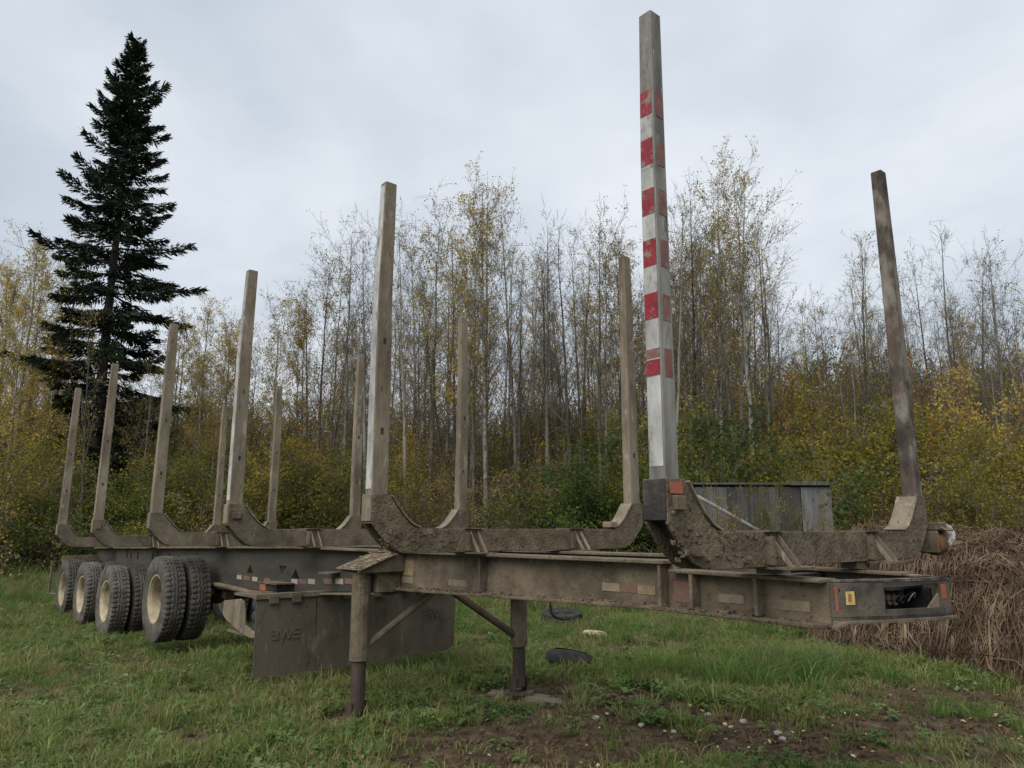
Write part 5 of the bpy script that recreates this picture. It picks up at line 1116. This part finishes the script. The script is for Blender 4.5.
# crown top line of the wood across the photograph
ENV = [(-60, 262), (0, 250), (40, 240), (100, 300), (170, 305), (230, 298), (300, 275), (350, 236), (400, 225), (450, 205), (487, 182), (530, 205), (570, 220), (610, 225), (660, 190), (700, 176), (740, 172), (775, 215), (800, 265), (850, 245), (880, 245), (930, 240), (970, 238), (1020, 250), (1090, 255)]
def env(px): return float(np.interp(px, [e[0] for e in ENV], [e[1] for e in ENV]))
LM = [(160, 'the spruce'), (245, 'third near stake'), (380, 'second near stake'), (458, 'third far stake'), (640, 'second far stake'), (900, 'front far stake')]
SPAN = ['left of the fourth near-side stake', 'between fourth and third near-side stakes', 'between third and second near-side stakes', 'between second near-side and third far-side stakes', 'between third and second far-side stakes', 'between the striped stake and front far-side stake', 'right of the front far-side stake']
def span(px): return sum(px > e for e in (165, 245, 380, 458, 640, 895))
ORD = ['first', 'second', 'third', 'fourth', 'fifth', 'sixth', 'seventh', 'eighth', 'ninth', 'tenth', 'eleventh', 'twelfth', 'thirteenth', 'fourteenth', 'fifteenth', 'sixteenth', 'seventeenth', 'eighteenth', 'nineteenth', 'twentieth']
recs = []
r_ = random.Random(41)
def add_tree(kind, px, D, pytop):
    look, tm, cm, H = AK[kind]; x = pitch_x(px, 420, D); zb = gz(x, D); h = pitch_h(pytop, D) - zb; s_ = h/H
    o = empty('aspen_tree', (x, D, zb), r_.random()*6.28); o.scale = (s_*r_.uniform(.9, 1.1), s_*r_.uniform(.9, 1.1), s_); o.rotation_euler = (R(r_.gauss(0, 1.8)), R(r_.gauss(0, 2.2)), r_.random()*6.28)
    link('trunk', tm, None, o); link('crown', cm, None, o); recs.append((look, px, o))
# the ones that stand out
for a in ((3, 487, 30, 186), (5, 455, 32, 205), (3, 716, 30, 178), (3, 752, 30, 172), (1, 694, 31, 200), (5, 18, 33, 240), (6, 45, 36, 262), (1, 345, 31, 240), (4, 318, 34, 262), (0, 545, 31, 222), (1, 598, 32, 224), (2, 860, 33, 246), (7, 948, 34, 240), (1, 1002, 33, 258), (5, 205, 35, 305), (5, 225, 33, 318), (6, 178, 37, 330), (5, 305, 35, 305), (2, 95, 27, 318), (0, 370, 31, 240), (1, 410, 30, 232), (4, 430, 34, 226), (0, 572, 29, 232), (1, 520, 33, 214), (0, 668, 33, 200), (2, 775, 33, 232)):
    add_tree(*a)
for k in range(84):
    px = -40 + 1104*((k + r_.random())/84); D = r_.uniform(30, 43); top = env(px) + 18 + 95*r_.random()**1.3
    lf = r_.random(); gold = px < 330
    kind = r_.choice((5, 6, 4, 5)) if (gold and lf < 0.62) else (r_.choice((0, 1, 2, 7, 8, 9, 11, 1)) if lf < 0.72 else r_.choice((3, 4, 6, 10)))
    if px > 790 and kind in (3, 5): kind = r_.choice((0, 7))
    add_tree(kind, px, D, top)
recs.sort(key=lambda q: q[1]); cnt = {}
for look, px, o in recs:
    sp_ = span(px); i = cnt.get((look, sp_), 0); cnt[(look, sp_)] = i + 1
    tag(o, '%s aspen, %s such from left, %s' % (look, ORD[i], SPAN[sp_]), 'tree', 'aspens along the edge of the wood')
# shrubs
SK = []
for k, (H, W, ns, nl, ls, lm) in enumerate(((3.6, 3.2, 20, 5200, .085, 'leaf_olive'), (3.2, 3.2, 20, 5600, .085, 'leaf_green'), (4.4, 3.0, 18, 4200, .085, 'leaf_olive'), (4.0, 2.6, 16, 2600, .085, 'leaf_gold'), (3.8, 2.8, 16, 2400, .085, 'leaf_rust'), (3.4, 3.4, 22, 1500, .08, 'leaf_ochre'))):
    SK.append((('olive', 'green', 'tall olive', 'golden', 'rust-brown', 'sparse ochre')[k], *shrub(300 + k, H, W, ns, nl, ls, M[lm]), H))
srec = []
def add_shrub(kind, px, D, pytop, wide=1.0):
    look, tm, cm, H = SK[kind]; x = pitch_x(px, 480, D); zb = gz(x, D); h = pitch_h(pytop, D) - zb; s_ = h/H
    o = empty('shrub', (x, D, zb), r_.random()*6.28); o.scale = (s_*wide, s_*wide, s_); link('stems', tm, None, o); link('foliage', cm, None, o); srec.append((look, px, o))
for a in ((1, 600, 24, 425, 1.1), (1, 570, 25, 455, 1.2), (0, 628, 26, 430, 1.0), (1, 715, 22.5, 404, 1.1), (1, 745, 23.5, 425, 1.0), (0, 690, 24, 418, 1.0), (0, 780, 23, 430, .9), (0, 850, 24, 402, 1.2), (0, 885, 25, 412, 1.1), (2, 835, 26, 400, 1.0), (0, 930, 24, 418, 1.2),
          (3, 985, 27, 372, .8), (4, 968, 29, 352, .6), (2, 1010, 25, 415, 1.0), (0, 1035, 24, 420, 1.0), (4, 790, 31, 372, .6), (3, 800, 32, 380, .7), (0, 300, 27, 440, 1.2), (2, 330, 28, 430, 1.1), (3, 275, 28, 440, 1.0), (0, 255, 27, 460, 1.1), (4, 310, 30, 425, .7),
          (1, 140, 28, 450, 1.2), (1, 105, 28, 465, 1.2), (0, 180, 27, 452, 1.0), (2, 205, 28, 445, 1.0), (0, 60, 30, 440, 1.0), (2, 20, 28, 425, 1.0), (0, 0, 26, 450, 1.1), (5, 40, 27, 440, 1.0), (3, 35, 31, 410, .8), (0, 395, 28, 455, 1.0), (5, 430, 27, 450, 1.0), (3, 410, 31, 432, .7), (5, 480, 28, 455, 1.1), (5, 530, 28, 460, 1.0), (2, 660, 29, 432, .8),
          (5, 905, 22, 440, 1.0), (5, 975, 22, 460, 1.1), (2, 355, 30, 440, .9), (4, 540, 31, 440, .6), (2, 1060, 27, 400, 1.0), (2, -30, 28, 420, 1.0), (5, 795, 21.5, 470, .8), (5, 870, 21.5, 470, 1.0), (4, 745, 31, 400, .7), (5, 225, 26, 470, 1.0), (1, 650, 27, 455, 1.0), (5, 735, 15.9, 474, .5), (2, 778, 16.1, 468, .40), (0, 800, 19.5, 455, .6), (1, 700, 19.6, 452, .7), (5, 812, 16.1, 480, .4), (5, 1000, 20, 470, 1.0), (0, 955, 21, 465, 1.0)):
    add_shrub(*a)
srec.sort(key=lambda q: q[1]); cnt = {}
for look, px, o in srec:
    sp_ = span(px); i = cnt.get((look, sp_), 0); cnt[(look, sp_)] = i + 1
    tag(o, '%s shrub, %s such from left, %s' % (look, ORD[i], SPAN[sp_]), 'shrub', 'shrubs along the edge of the wood')
# the deep wood behind that reads as one mass
brush = [shrub(400 + k, 5.0, 2.6, 22, nl, .09, M[lm], 'twig_dark') for k, (nl, lm) in enumerate(((150, 'leaf_ochre'), (900, 'leaf_ochre'), (1900, 'leaf_olive'), (1000, 'leaf_gold')))]
FK = [merge(a[1], a[2]) for a in AK] + [merge(*b) for b in brush]
HK = [a[3] for a in AK] + [5.0]*4; NA = len(AK)
r_ = np.random.RandomState(99); FP, FR, FSc, FI = [], [], [], []
for k in range(350):
    px = -350 + 1730*r_.rand(); D = 42 + 34*r_.rand(); kind = int(r_.choice([0, 1, 2, 7, 4, 6, 1, 8, 5 if px < 350 else 4])); top = env(px) + 70 + 130*r_.rand()
    x = pitch_x(px, 420, D); zb = gz(x, D); s_ = (pitch_h(top, D) - zb)/HK[kind]; FP.append((x, D, zb)); FR.append((r_.normal()*.03, r_.normal()*.03, r_.rand()*6.28)); FSc.append((s_, s_, s_)); FI.append(kind)
for k in range(930):
    px = -350 + 1730*r_.rand(); D = 31 + 32*r_.rand(); kind = NA + int(r_.choice([0, 1, 1, 2, 2, 3])); top = (385 if px < 770 else 335) + 110*r_.rand()
    if D < 38: top = max(top, 430 if px < 770 else 390)
    x = pitch_x(px, 480, D); zb = gz(x, D); s_ = (pitch_h(top, D) - zb)/HK[kind]; q = s_*(0.75 + 0.4*r_.rand()); FP.append((x, D, zb)); FR.append((0, 0, r_.rand()*6.28)); FSc.append((q, q, s_)); FI.append(kind)
scatter('deep_woodland', FP, FR, FSc, FI, FK, 'dense bare woodland and brush massed behind the front trees', 'woodland')
